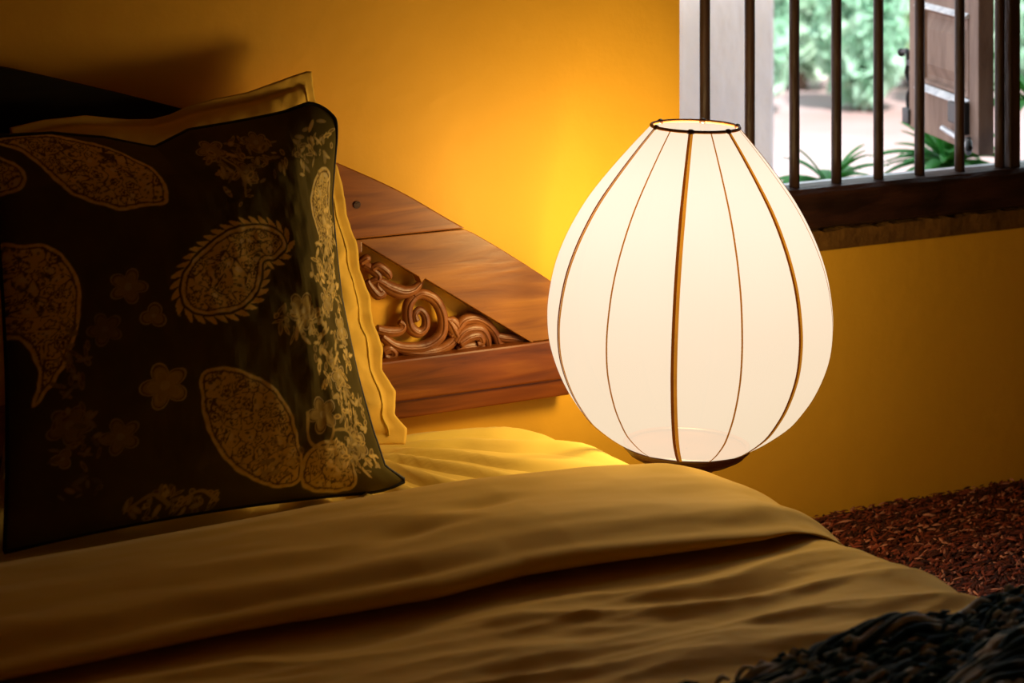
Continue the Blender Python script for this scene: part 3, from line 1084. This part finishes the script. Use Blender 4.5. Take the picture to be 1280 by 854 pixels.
def cream_pillow(name, TL, TR, BL, BR, ft, bt, label, seed, nu=150, nv=170, fl=0.03, edge=cream_edge):
    root = empty(name, (BL + BR) / 2)
    tag(root, label, 'pillow')
    k0 = Vector(root.location)
    P, nrm, puff, U, V, right, up = pillow_mesh(TL, TR, BL, BR, 0.1, nu, nv, edge, power=0.5, flange=fl)
    a = cheap_noise(nu, nv, 5, 5, seed)
    c = cheap_noise(nu, nv, 10, 18, seed + 3)
    side = np.clip((U - 0.72) / 0.2, 0, 1)
    f_ = P + nrm * (0.004 + puff * ft + a * 0.006 * puff + c * 0.012 * side * (0.3 + puff))[..., None]
    g_ = P - nrm * (0.002 + puff * bt)[..., None]
    ff, ring = pair_faces(nu, nv)
    verts = np.concatenate([f_.reshape(-1, 3), g_.reshape(-1, 3)]) - np.array(k0)
    o = mesh_obj('pillowcase', verts.tolist(), ff, PILLOWC, root)
    # seam cord inside the flange on the right side
    b = MB()
    cols = [(int(nu * 0.955), j) for j in range(4, nv - 4, 2)]
    b.tube([Vector(f_[j, i]) - k0 + Vector((0, -0.001, 0)) for i, j in cols], 0.0014, 6)
    b.build('seam', SHEET, root, smooth=True)
    return root


PTL, PTR = at_y(12, 156, -0.070), at_y(392, 97, -0.048)
PBL, PBR = at_y(0, 600, -0.20), at_y(500, 556, -0.175)
cream_pillow('sleeping_pillow', PTL, PTR, PBL, PBR, 0.05, 0.035, 'plain yellow-cream pillow standing behind the paisley cushion, against the headboard', 2.0)

# ---- second dark cushion, only its piped edge shows at the far left
LTL, LTR = Vector((-1.52, -0.20, 0.74)), Vector((-1.02, -0.24, 0.72))
LBL, LBR = Vector((-1.53, -0.37, 0.275)), Vector((-1.005, -0.36, 0.272))
cl2 = empty('plain_cushion', (LBL + LBR) / 2)
tag(cl2, 'dark navy cushion at the left edge, only its piped side showing', 'cushion')
P, nrm, puff, U, V, right, up = pillow_mesh(LTL, LTR, LBL, LBR, 0.2, 80, 80, None, power=0.42)
f_ = P + nrm * (puff * 0.085)[..., None]; g_ = P - nrm * (puff * 0.05)[..., None]
ff, ring = pair_faces(80, 80)
NAVY = mat('navy_cloth', (0.016, 0.026, 0.036), (0.022, 0.034, 0.045), rough=0.8, scale=20)
k0 = Vector(cl2.location)
mesh_obj('cushion_cover', (np.concatenate([f_.reshape(-1, 3), g_.reshape(-1, 3)]) - np.array(k0)).tolist(), ff, NAVY, cl2)
b = MB(); b.tube([Vector(P.reshape(-1, 3)[i]) - k0 for i in ring[::2]], 0.0032, 8, closed=True)
b.build('piping', PIPING, cl2, smooth=True)

# ------------------------------------------------------------------ lamp
lamp = empty('lantern_lamp', (LAMP.x, LAMP.y, 0.0))
tag(lamp, 'glowing cream silk lantern lamp with brown ribs on a dark wooden stand beside the bed', 'lamp')
LZ = 0.0
TILT = Matrix.Rotation(math.radians(1.6), 4, Vector((FX, FY, 0)))
PIV = Vector((0, 0, 0.235 + LZ))


def tl(p):
    return PIV + (TILT @ (Vector(p) - PIV))


# outline half widths and heights measured down the shade
pix = [(158, 55), (168, 64), (185, 79), (215, 104), (248, 129), (280, 148), (310, 162), (340, 172), (372, 178), (400, 180), (430, 177.5), (455, 170.5), (480, 159.5), (500, 147), (520, 131), (538, 109), (549, 92), (557, 77)]
DL = 3.419
prof = [(h / FPX * DL, 1.16 - (y + 250) / FPX * DL + LZ) for y, h in pix]
prof = [(p.x, p.z) for p in catmull([(r, 0, z) for r, z in prof], 4)]
view = math.atan2(CAM.y - LAMP.y, CAM.x - LAMP.x)          # direction from lamp to camera
front_ribs = [-62.6, -33.4, -6.0, 19.7, 46.9, 75.0]
rib_deg = front_ribs + [75 + (360 - 137.6) / 7 * k for k in range(1, 7)]
thick = [True, False] * 6
# thick: -62.6, -6, 46.9 ... indices 0,2,4,...
rib_ang = [view + math.radians(d) for d in rib_deg]


def facet(a, z):
    """cloth pulled nearly straight between neighbouring ribs"""
    best = 9
    ds = sorted(((a - r + PI) % (2 * PI) - PI) for r in rib_ang)
    lo_ = max([d for d in ds if d <= 0], default=ds[-1] - 2 * PI)
    hi_ = min([d for d in ds if d > 0], default=ds[0] + 2 * PI)
    hw = (hi_ - lo_) / 2
    off = (-lo_) - hw
    chord = math.cos(hw) / math.cos(off)
    return 1 + (chord - 1) * 0.45


m = bpy.data.materials.new('lantern_silk'); m.use_nodes = True
nt = m.node_tree; N, L = nt.nodes, nt.links
for n_ in list(N): N.remove(n_)
out = N.new('ShaderNodeOutputMaterial')
tr = N.new('ShaderNodeBsdfTransparent'); tr.inputs[0].default_value = (1.0, 0.93, 0.75, 1)
tn = N.new('ShaderNodeBsdfTranslucent')
df = N.new('ShaderNodeBsdfDiffuse')
em = N.new('ShaderNodeEmission'); em.inputs['Color'].default_value = (1.0, 0.80, 0.50, 1); em.inputs['Strength'].default_value = 0.72
tc = N.new('ShaderNodeTexCoord')
nz = N.new('ShaderNodeTexNoise'); nz.inputs['Scale'].default_value = 6; nz.inputs['Detail'].default_value = 3
L.new(tc.outputs['Object'], nz.inputs['Vector'])
cr = N.new('ShaderNodeValToRGB')
cr.color_ramp.elements[0].color = (0.0105, 0.0112, 0.024, 1); cr.color_ramp.elements[1].color = (0.0120, 0.0128, 0.028, 1)
L.new(nz.outputs['Fac'], cr.inputs[0])
L.new(cr.outputs[0], tn.inputs[0])
L.new(cr.outputs[0], df.inputs[0]); a2 = N.new('ShaderNodeAddShader'); L.new(tn.outputs[0], a2.inputs[0]); L.new(df.outputs[0], a2.inputs[1])
ad = N.new('ShaderNodeAddShader'); L.new(a2.outputs[0], ad.inputs[0]); L.new(em.outputs[0], ad.inputs[1])
mx = N.new('ShaderNodeMixShader'); mx.inputs[0].default_value = 0.88
L.new(tr.outputs[0], mx.inputs[1]); L.new(ad.outputs[0], mx.inputs[2]); L.new(mx.outputs[0], out.inputs[0])
SILK = m


def cloth_band(name, c):
    m = bpy.data.materials.new(name); m.use_nodes = True
    nt = m.node_tree; N, L = nt.nodes, nt.links
    b_ = N['Principled BSDF']; b_.inputs['Base Color'].default_value = (*c, 1); b_.inputs['Roughness'].default_value = 0.8
    b_.inputs['Specular IOR Level'].default_value = 0.1
    t_ = N.new('ShaderNodeBsdfTranslucent')
    nz = N.new('ShaderNodeTexNoise'); nz.inputs['Scale'].default_value = 30
    tc = N.new('ShaderNodeTexCoord'); L.new(tc.outputs['Object'], nz.inputs['Vector'])
    cr = N.new('ShaderNodeValToRGB')
    cr.color_ramp.elements[0].color = (*[q * 0.8 for q in c], 1); cr.color_ramp.elements[1].color = (*[q * 1.2 for q in c], 1)
    L.new(nz.outputs['Fac'], cr.inputs[0]); L.new(cr.outputs[0], t_.inputs[0]); L.new(cr.outputs[0], b_.inputs['Base Color'])
    x = N.new('ShaderNodeMixShader'); x.inputs[0].default_value = 0.5
    L.new(b_.outputs[0], x.inputs[1]); L.new(t_.outputs[0], x.inputs[2]); L.new(x.outputs[0], N['Material Output'].inputs[0])
    return m


RIBT = cloth_band('rib_ribbon', (0.22, 0.11, 0.014))
RIBS = cloth_band('rib_seam', (0.16, 0.07, 0.008))
RIBD = cloth_band('rib_thread', (0.065, 0.018, 0.002))
RINGM = mat('ring_binding', (0.16, 0.05, 0.01), (0.28, 0.10, 0.02), rough=0.6, scale=40)
SEG = 240
b = MB()
b.lathe(prof, SEG, rfun=facet)
b.v = [tuple(tl(p)) for p in b.v]
b.build('lamp_shade', SILK, lamp, smooth=True)


def band_strip(name, ra, off, wd, lift, m, parent):
    """narrow cloth band sewn down the outside of the shade"""
    d = Vector((math.cos(ra), math.sin(ra), 0)); sd_ = Vector((-math.sin(ra), math.cos(ra), 0))
    vv = []
    n = len(prof)
    for i, (r, z) in enumerate(prof):
        r0, z0 = prof[max(i - 1, 0)]; r1, z1 = prof[min(i + 1, n - 1)]
        t = Vector((r1 - r0, 0, z1 - z0)).normalized()
        nr = Vector((-t.z, 0, t.x))
        if nr.x < 0: nr = -nr
        q = d * (r + nr.x * lift) + Vector((0, 0, z + nr.z * lift))
        k = 0.55 + 0.45 * min(1, r / 0.15)
        for e in (-1, 0, 1):
            vv.append(tl(q + sd_ * (off + e * wd / 2) * k - d * (0.0002 if e else 0)))
    ff = []
    for i in range(n - 1):
        ff += [(i * 3, i * 3 + 1, i * 3 + 4, i * 3 + 3), (i * 3 + 1, i * 3 + 2, i * 3 + 5, i * 3 + 4)]
    return mesh_obj(name, vv, ff, m, parent)


for ra, tk in zip(rib_ang, thick):
    if tk:
        rb = band_strip('rib', ra, 0.0022, 0.0046, 0.0008, RIBT, lamp)
        band_strip('thread', ra, -0.0022, 0.0042, 0.0010, RIBD, rb)
    else:
        band_strip('rib', ra, 0, 0.0026, 0.0008, RIBS, lamp)
# top and bottom rings
for (r, z), nm, rad in ((prof[0], 'top_ring', 0.0026), (prof[-1], 'bottom_ring', 0.004)):
    b = MB()
    b.tube([tl((r * math.cos(a), r * math.sin(a), z)) for a in np.linspace(0, 2 * PI, 72, endpoint=False)], rad, 8, closed=True)
    rg = b.build(nm, RINGM if nm == 'top_ring' else STANDWOOD, lamp, smooth=True)
    if nm == 'top_ring':
        for ra, tk in zip(rib_ang, thick):
            if tk:
                d = Vector((math.cos(ra), math.sin(ra), 0)); sd_ = Vector((-math.sin(ra), math.cos(ra), 0))
                b = MB()
                c_ = tl(d * r + Vector((0, 0, z)))
                b.tube([c_ - sd_ * 0.006, c_ - sd_ * 0.002, c_ + sd_ * 0.002, c_ + sd_ * 0.006], [0.002, 0.0042, 0.0042, 0.002], 8)
                b.build('tie', STANDWOOD, rg, smooth=True)
rb_, zb_ = prof[-1]
dish = [(0.002, zb_ - 0.004), (rb_ * 0.9, zb_ - 0.003), (rb_ * 1.0, zb_ + 0.001), (rb_ * 1.02, zb_ - 0.003), (rb_ * 0.93, zb_ - 0.012), (rb_ * 0.74, zb_ - 0.021), (rb_ * 0.5, zb_ - 0.028), (rb_ * 0.42, zb_ - 0.036), (rb_ * 0.30, zb_ - 0.046), (0.018, zb_ - 0.055), (0.002, zb_ - 0.056)]
b = MB(); b.lathe(dish, 64); b.v = [tuple(tl(p)) for p in b.v]
b.build('dish', STANDWOOD, lamp, smooth=True)
pb_ = tl((0, 0, zb_ - 0.05))
stem = [(0.0, pb_.z + 0.002), (0.017, pb_.z + 0.002), (0.014, pb_.z - 0.012), (0.019, pb_.z - 0.03), (0.022, 0.10), (0.015, 0.07), (0.014, 0.04), (0.022, 0.030), (0.0, 0.03)]
b = MB(); b.lathe(stem, 32, c=(pb_.x * 0.5, pb_.y * 0.5, 0)); b.build('stem', STANDWOOD, lamp, smooth=True)
foot = [(0.001, 0.034), (0.020, 0.033), (0.030, 0.026), (0.052, 0.018), (0.056, 0.010), (0.056, 0.0), (0.001, 0.0)]
b = MB(); b.lathe(foot, 48); b.build('foot', STANDWOOD, lamp, smooth=True)
ld = bpy.data.lights.new('lamp_bulb', 'POINT')
ld.energy = BULB_POWER
ld.color = LAMP_COLOR
ld.shadow_soft_size = 0.07
lo = bpy.data.objects.new('lamp_bulb', ld)
COL.objects.link(lo)
lo.parent = lamp
lo.location = (0, 0, 0.512)

# ------------------------------------------------------------------ throw at the foot of the bed
throw = empty('knitted_throw', (-0.95, -1.5, 0.28))
tag(throw, 'chunky knitted navy throw with pale flecks lying across the foot of the bed', 'throw')
T0 = Vector(throw.location)
KNIT, nt, kb = new_mat('navy_knit')
an = nt.nodes.new('ShaderNodeAttribute'); an.attribute_name = 'print'
nt.links.new(an.outputs['Color'], kb.inputs['Base Color'])
kb.inputs['Roughness'].default_value = 0.85
kb.inputs['Specular IOR Level'].default_value = 0.15
tcn = nt.nodes.new('ShaderNodeTexCoord'); nb = nt.nodes.new('ShaderNodeTexNoise'); nb.inputs['Scale'].default_value = 300
bp = nt.nodes.new('ShaderNodeBump'); bp.inputs['Strength'].default_value = 0.5; bp.inputs['Distance'].default_value = 0.003
nt.links.new(tcn.outputs['Object'], nb.inputs['Vector']); nt.links.new(nb.outputs['Fac'], bp.inputs['Height']); nt.links.new(bp.outputs[0], kb.inputs['Normal'])
random.seed(9)
TV, TF, TC = [], [], []


def yarn(pts, rad, cols, seg=7):
    b = MB(); b.tube(pts, rad, seg)
    n0 = len(TV)
    TV.extend(b.v); TF.extend([tuple(i + n0 for i in f) for f in b.f])
    for i in range(len(pts)):
        TC.extend([cols[i]] * seg)


NV1, NV2, PALE = (0.006, 0.020, 0.038), (0.014, 0.060, 0.100), (0.42, 0.45, 0.47)
row = 0
y = -1.150
while y > -1.95:
    rp = random.uniform(0, 6.28)
    for ph in range(5):                                 # five loose strands plaited along each row
        pts, cols, rad = [], [], []
        s = -1.86
        while s < 0.14:
            th_ = s * 2 * PI / 0.26 + ph * 2 * PI / 5 + rp + 3.0 * noise.noise(Vector((s * 7, row * 3.7, 1)))
            yy = y + 0.0075 * math.sin(th_) + 0.020 * noise.noise(Vector((s * 5, y * 6, 2))) + 0.004 * noise.noise(Vector((s * 26, row * 5.1, ph * 3.0)))
            if row == 0: yy += 0.012 * noise.noise(Vector((s * 14, 3, 2)))
            yy += 0.13 * max(-0.3, min(0.3, s + 0.3)) - 0.045
            hh = 0.014 + 0.0055 * math.cos(th_) + 0.026 * noise.noise(Vector((s * 8, y * 12, 6))) + 0.006 * noise.noise(Vector((s * 15, row * 2.0, ph * 4.0)))
            x, z, nx, nz = drape(s, bed_edge(y) + 0.012, 0.07, 0.284)
            pts.append(Vector((x + nx * hh, yy, z + nz * hh)))
            q = noise.noise(Vector((s * 13, row * 4.3, ph * 5.0)))
            t = 0.5 + 0.5 * noise.noise(Vector((s * 9, y * 12, 20)))
            cc_ = [a * (1 - t) + b_ * t for a, b_ in zip(NV1, NV2)]
            pk = sstep(0.16, 0.34, q)
            cols.append(tuple(a * (1 - pk) + b_ * pk for a, b_ in zip(cc_, PALE)))
            rad.append(0.0042 + 0.0016 * noise.noise(Vector((s * 30, row * 1.7, ph))))
            s += 0.0050
        yarn(pts, rad, cols, 6)
    # short frayed yarn ends standing off the row
    for _ in range(46):
        s = random.uniform(-0.9, 0.1)
        x, z, nx, nz = drape(s, bed_edge(y) + 0.012, 0.07, 0.284)
        p0 = Vector((x + nx * 0.016, y + 0.13 * max(-0.3, min(0.3, s + 0.3)) - 0.045 + random.uniform(-0.008, 0.008), z + nz * 0.016))
        a_ = random.gauss(0, 0.5)
        l_ = random.uniform(0.012, 0.03)
        p2 = p0 + Vector((math.cos(a_) * l_, math.sin(a_) * l_ * 0.5, random.uniform(0.002, 0.010)))
        pm = (p0 + p2) / 2 + Vector((0, 0, 0.006))
        c_ = PALE if random.random() < 0.35 else NV2
        yarn([p0, (p0 + pm) / 2 + Vector((0, 0, 0.002)), pm, p2], [0.002, 0.0028, 0.0026, 0.0012], [c_] * 4, 5)
    y -= 0.0165
    row += 1
o = mesh_obj('knit', [Vector(p) - T0 for p in TV], TF, KNIT, throw)
ca = o.data.color_attributes.new('print', 'FLOAT_COLOR', 'POINT')
ca.data.foreach_set('color', np.c_[np.array(TC), np.ones(len(TC))].astype(np.float32).ravel())
# soft backing under the plaits
vv = []
nu, nv = 160, 50
for j in range(nv):
    for i in range(nu):
        s = -1.86 + 2.0 * i / (nu - 1)
        y = -1.20 - 0.75 * j / (nv - 1) + 0.13 * max(-0.3, min(0.3, s + 0.3))
        x, z, nx, nz = drape(s, bed_edge(y) + 0.012, 0.07, 0.284)
        vv.append(Vector((x + nx * 0.006, y, z + nz * 0.006)) - T0)
NAVYB = mat('navy_backing', (0.008, 0.015, 0.024), rough=0.9)
mesh_obj('lining', vv, grid_faces(nu, nv), NAVYB, throw)

# ------------------------------------------------------------------ shutter outside
HG = Vector((1.02, 0.19, 0)); FAR = Vector((1.157, 0.555, 0))
dirv = (FAR - HG); SW = dirv.length; ang = math.atan2(dirv.y, dirv.x)
sh = empty('window_shutter', (HG.x, HG.y, 0.517), ang)
tag(sh, 'weathered brown panelled wooden shutter swung open outside the barred window', 'shutter')
SHH = 1.2
# local x along the shutter away from the hinge, local y thickness (face seen from the room at +y)
fr = MB().box(0, 0.05, -0.015, 0.015, 0, SHH, 0.003).box(SW - 0.058, SW, -0.015, 0.015, 0, SHH, 0.003)
for z0, z1 in ((0.0, 0.09), (0.25, 0.31), (0.66, 0.72), (SHH - 0.1, SHH)):
    fr.box(0.05, SW - 0.058, -0.014, 0.014, z0, z1, 0.003)
fr.build('shutter_frame', SHUTWOOD, sh)
for z0, z1 in ((0.092, 0.248), (0.312, 0.658), (0.722, SHH - 0.102)):
    x0, x1 = 0.058, SW - 0.061
    a, t = 0.022, 0.010
    vv = []
    for (ins, y) in ((0, 0.004), (0.004, 0.012), (0.010, 0.012), (0.014, 0.004), (a, 0.004), (a + 0.022, 0.013)):
        vv += [(x0 + ins, y, z0 + ins), (x1 - ins, y, z0 + ins), (x1 - ins, y, z1 - ins), (x0 + ins, y, z1 - ins)]
    nr = 6
    ff = [(r * 4 + k, r * 4 + (k + 1) % 4, (r + 1) * 4 + (k + 1) % 4, (r + 1) * 4 + k) for r in range(nr - 1) for k in range(4)]
    ff.append(tuple((nr - 1) * 4 + k for k in range(4)))
    n0 = len(vv); vv += [(x, -0.008, z) for x, _, z in vv[:4]]
    ff += [(k, n0 + k, n0 + (k + 1) % 4, (k + 1) % 4) for k in range(4)] + [(n0 + 3, n0 + 2, n0 + 1, n0)]
    b = MB(); b.add(vv, ff); b.build('raised_panel', SHUTWOOD, sh)
# ledge mouldings under the panels, their sky highlight painted in as pale colour
for z0 in (0.083, 0.243):
    b = MB()
    n0 = [(0.052, 0.012, z0), (0.052, 0.024, z0), (0.052, 0.024, z0 + 0.002), (0.052, 0.012, z0 + 0.011)]
    b.add(n0 + [(SW - 0.058, y_, z_) for _, y_, z_ in n0], [(0, 1, 2, 3), (7, 6, 5, 4), (0, 4, 5, 1), (1, 5, 6, 2), (2, 6, 7, 3), (3, 7, 4, 0)])
    o = b.build('ledge_moulding', SILL_AND_HIGHLIGHT, sh)
    o['label'] = 'ledge moulding across the shutter, sky highlight painted in pale'
# latch hook at the free edge
b = MB()
X_ = SW + 0.026
b.tube(catmull([(X_ - 0.02, 0.0, 0.012), (X_ + 0.006, 0.004, 0.03), (X_ + 0.012, 0.004, 0.055), (X_ - 0.002, 0.004, 0.075), (X_ + 0.014, 0.006, 0.10), (X_ - 0.002, 0.008, 0.125), (X_ + 0.006, 0.008, 0.145), (X_ + 0.028, 0.006, 0.142), (X_ + 0.045, 0.006, 0.139)], 5), 0.005, 8)
b.lathe([(0.0, -0.009), (0.006, -0.0065), (0.009, 0), (0.006, 0.0065), (0.0, 0.009)], 12, c=(X_ + 0.048, 0.006, 0.138))
b.box(SW - 0.01, X_ + 0.004, -0.004, 0.02, 0.005, 0.035, 0.003)
b.box(SW - 0.01, X_ + 0.004, 0.0, 0.012, 0.118, 0.130, 0.002)
b.build('latch_hook', IRON, sh, smooth=True)
# hinge block and stay near the jamb
MB().box(0.075, 0.125, 0.014, 0.03, 0.045, 0.085, 0.004).box(0.045, 0.065, 0.014, 0.032, 0.03, 0.09, 0.004).build('hinge_block', IRON, sh)
stay = MB()
stay.tube([(0.15, 0.03, 0.03), (0.06, 0.032, 0.024), (-0.03, 0.045, 0.022), (-0.09, 0.065, 0.024)], 0.0055, 8)
stay.build('stay_rod', STEEL, sh, smooth=True)
b = MB()
b.tube(catmull([(-0.03, 0.045, 0.035), (-0.05, 0.05, 0.020), (-0.075, 0.06, 0.036), (-0.10, 0.07, 0.022), (-0.13, 0.08, 0.034)], 5), 0.0062, 8)
b.build('catch', IRON, sh, smooth=True)

# ------------------------------------------------------------------ garden
GZ = -0.30
GROUND = mat('pale_pink_paving', (0.30, 0.19, 0.18), (0.38, 0.29, 0.30), rough=0.9, scale=0.9, bump=0.3, bscale=8)
LAWN = mat('lawn', (0.22, 0.34, 0.12), (0.35, 0.46, 0.2), rough=0.95, scale=2.5)
struct('ground', MB().box(-12, 25, T + 0.0, 40, GZ - 0.2, GZ), GROUND)
# column of the veranda
COLM = mat('whitewashed_masonry', (0.70, 0.70, 0.80), (0.86, 0.85, 0.92), rough=0.9, scale=5, stretch=(1, 1, .4), bump=0.4, bscale=25)
vcol = empty('veranda_column', (1.62, 2.0, GZ))
tag(vcol, 'whitewashed square masonry column outside, left part of the window', 'column')
b = MB(); b.box(-0.15, 0.15, -0.13, 0.13, 0.10, 3.0, 0.012); b.build('shaft', COLM, vcol)
MB().box(-0.18, 0.18, -0.16, 0.16, 0.0, 0.12, 0.01).build('plinth', COLM, vcol)
MB().box(-0.19, 0.19, -0.17, 0.17, 2.98, 3.1, 0.01).build('capital', COLM, vcol)
gw = MB().box(-6.5, -0.75, -0.1, 0.1, 0, 3.1, 0.01).build('garden_wall', COLM, None)
gw.location = (2.35, 4.2, GZ)
tag(gw, 'long white rendered garden wall behind the veranda column', 'wall')


def leafmat(name, c1, c2):
    m, nt, b_ = new_mat(name)
    N, L = nt.nodes, nt.links
    oi = N.new('ShaderNodeTexCoord'); nz = N.new('ShaderNodeTexNoise'); nz.inputs['Scale'].default_value = 2.2
    L.new(oi.outputs['Object'], nz.inputs['Vector'])
    cr = N.new('ShaderNodeValToRGB'); cr.color_ramp.elements[0].position = .35; cr.color_ramp.elements[1].position = .65
    cr.color_ramp.elements[0].color = (*c1, 1); cr.color_ramp.elements[1].color = (*c2, 1)
    L.new(nz.outputs['Fac'], cr.inputs[0]); L.new(cr.outputs[0], b_.inputs['Base Color'])
    b_.inputs['Roughness'].default_value = 0.5
    tn = N.new('ShaderNodeBsdfTranslucent'); L.new(cr.outputs[0], tn.inputs[0])
    mx = N.new('ShaderNodeMixShader'); mx.inputs[0].default_value = 0.35
    L.new(b_.outputs[0], mx.inputs[1]); L.new(tn.outputs[0], mx.inputs[2])
    L.new(mx.outputs[0], N['Material Output'].inputs[0])
    return m


LEAFS = [leafmat('pale_foliage', (0.50, 0.70, 0.54), (0.74, 0.90, 0.74)), leafmat('mint_foliage', (0.36, 0.62, 0.46), (0.58, 0.82, 0.66)),
         leafmat('yellow_green_foliage', (0.50, 0.68, 0.42), (0.72, 0.84, 0.60))]
FROND = leafmat('bright_frond', (0.05, 0.32, 0.06), (0.14, 0.50, 0.12))
BARK = mat('bark', (0.16, 0.10, 0.07), (0.28, 0.2, 0.15), rough=0.9, scale=10)


def shrub(name, loc, r, h, mi, label, seed, n=2600, leaf=0.09, cat='shrub'):
    rnd = random.Random(seed)
    root = empty(name, (loc[0], loc[1], GZ))
    tag(root, label, cat, )
    b = MB()
    for k in range(5):
        a = k * 1.26 + rnd.random()
        e = Vector((math.cos(a) * r * 0.5, math.sin(a) * r * 0.5, h * (0.6 + 0.3 * rnd.random())))
        b.tube([Vector((0, 0, -0.02)), e * 0.4 + Vector((0, 0, h * 0.1)), e], [0.035, 0.02, 0.006], 6)
    b.build('stem', BARK, root, smooth=True)
    b = MB()
    for _ in range(n):
        th, u_, q = rnd.random() * 2 * PI, rnd.random() * 2 - 1, rnd.random() ** 0.33
        s_ = math.sqrt(1 - u_ * u_)
        lump = 1 + 0.25 * noise.noise(Vector((math.cos(th) * s_ * 2 + seed, math.sin(th) * s_ * 2, u_ * 2)))
        p = Vector((math.cos(th) * s_ * r * q * lump, math.sin(th) * s_ * r * q * lump, h * 0.52 + u_ * h * 0.5 * q * lump))
        if p.z < 0.03: p.z = 0.03 + rnd.random() * 0.2
        E = Euler((rnd.random() * 6.3, rnd.random() * 6.3, rnd.random() * 6.3)).to_matrix()
        l = leaf * (0.6 + 0.8 * rnd.random())
        pts = [E @ Vector(v) + p for v in ((-l, 0, 0), (-l * .3, l * .42, l * .1), (l * .4, l * .35, l * .08), (l, 0, -l * .1), (l * .4, -l * .35, l * .08), (-l * .3, -l * .42, l * .1))]
        b.add(pts, [(0, 1, 2, 3), (0, 3, 4, 5)])
    o = b.build('foliage', LEAFS[mi], root, smooth=False)
    o['kind'] = 'stuff'
    return root


def along(px, dist):
    r = (px - 640) / FPX
    return CAM.x + dist * (FX + r * RX), CAM.y + dist * (FY + r * RY)


shr = [
    (935, 11.2, 0.20, 0.95, 1, 'mint green shrub right behind the veranda column'),
    (1000, 12.1, 0.22, 1.0, 0, 'rounded pale green shrub seen between the third and fourth window bars'),
    (1078, 11.3, 0.20, 0.85, 1, 'low mint shrub seen between the fourth and fifth window bars'),
    (1140, 12.2, 0.22, 1.05, 2, 'yellow-green shrub partly hidden by the edge of the open shutter'),
    (1215, 11.4, 0.20, 0.9, 0, 'pale green shrub behind the open shutter'),
    (1295, 12.1, 0.22, 1.1, 1, 'mint green shrub at the right end of the garden'),
]
for k, (px, d, r, h, mi, lab) in enumerate(shr):
    x, y = along(px, d)
    shrub('garden_shrub', (x, y), r, h, mi, lab, 11 + k, n=1800, leaf=0.06)
# long hedge closing the garden
hx_, hy_ = along(1060, 15.5)
hedge = empty('garden_hedge', (hx_, hy_, GZ), -YAW)
tag(hedge, 'long tall mint green hedge closing the garden behind all the shrubs', 'hedge')
rnd = random.Random(77)
b = MB()
for k in range(14):
    x = -3.4 + k * 0.52
    b.tube([(x, 0, -0.02), (x + 0.05, 0.03, 0.9), (x - 0.04, 0, 1.9)], [0.05, 0.035, 0.012], 6)
b.build('stem', BARK, hedge, smooth=True)
for mi in (0, 1, 2):
    b = MB()
    for _ in range(6500):
        p = Vector((rnd.uniform(-3.6, 3.6), rnd.uniform(-0.4, 0.4), 0.02 + 2.3 * rnd.random() ** 1.2))
        if (noise.noise(Vector((p.x * 1.6, p.z * 1.6, mi * 9.0))) < -0.05): continue
        p.y -= 0.18 * noise.noise(Vector((p.x * 2.3, p.z * 2.3, 5)))
        E = Euler((rnd.random() * 6.3, rnd.random() * 6.3, rnd.random() * 6.3)).to_matrix()
        l = 0.085 * (0.6 + 0.8 * rnd.random())
        pts = [E @ Vector(v) + p for v in ((-l, 0, 0), (-l * .3, l * .42, l * .1), (l * .4, l * .35, l * .08), (l, 0, -l * .1), (l * .4, -l * .35, l * .08), (-l * .3, -l * .42, l * .1))]
        b.add(pts, [(0, 1, 2, 3), (0, 3, 4, 5)])
    o = b.build('foliage', LEAFS[mi], hedge, smooth=False)
    o['kind'] = 'stuff'


def palm(name, loc, label, seed, n, L0, z0, spread, lean=(0, 0)):
    rnd = random.Random(seed)
    root = empty(name, (loc[0], loc[1], GZ))
    tag(root, label, 'plant')
    H = z0 - GZ
    MB().tube([(0, 0, 0), (0.01, 0.005, H * 0.5), (0, 0, H)], [0.03, 0.022, 0.015], 8).build('stem', BARK, root, smooth=True)
    for k in range(n):
        a = rnd.uniform(*spread)
        el = rnd.uniform(0.1, 1.1)
        l = L0 * rnd.uniform(0.7, 1.1)
        pts = []
        for t in np.linspace(0, 1, 9):
            pts.append(Vector((math.cos(a) * l * t * math.cos(el), math.sin(a) * l * t * math.cos(el), H + l * (t * math.sin(el) - 0.55 * t * t * (0.4 + 0.4 * math.cos(el))))))
        side = Vector((-math.sin(a), math.cos(a), 0.25 * rnd.uniform(-1, 1)))
        b = MB()
        vv = []
        for i, p in enumerate(pts):
            t = i / 8
            w_ = 0.011 * math.sin(PI * min(1, 0.12 + t * 0.88)) ** 0.7 + 0.0008
            vv += [p - side * w_, p + Vector((0, 0, -w_ * 0.35)), p + side * w_]
        ff = []
        for i in range(8):
            ff += [(i * 3, i * 3 + 1, i * 3 + 4, i * 3 + 3), (i * 3 + 1, i * 3 + 2, i * 3 + 5, i * 3 + 4)]
        b.add(vv, ff)
        o = b.build('leaf', FROND, root, smooth=True)
        md = o.modifiers.new('thick', 'SOLIDIFY'); md.thickness = 0.0012
    return root


x, y = along(1185, 5.35)
palm('garden_palm', (x, y), 'bright green spiky palm just outside, under the open shutter', 3, 60, 0.19, 0.35, (0, 2 * PI))
x, y = along(1035, 5.2)
palm('garden_palm', (x, y), 'small spiky palm outside, only leaf tips above the sill', 4, 22, 0.16, 0.33, (0, 2 * PI))
x, y = along(1290, 5.6)
palm('garden_palm', (x, y), 'taller green palm outside at the far right, past the window mullion', 6, 34, 0.22, 0.46, (0, 2 * PI))
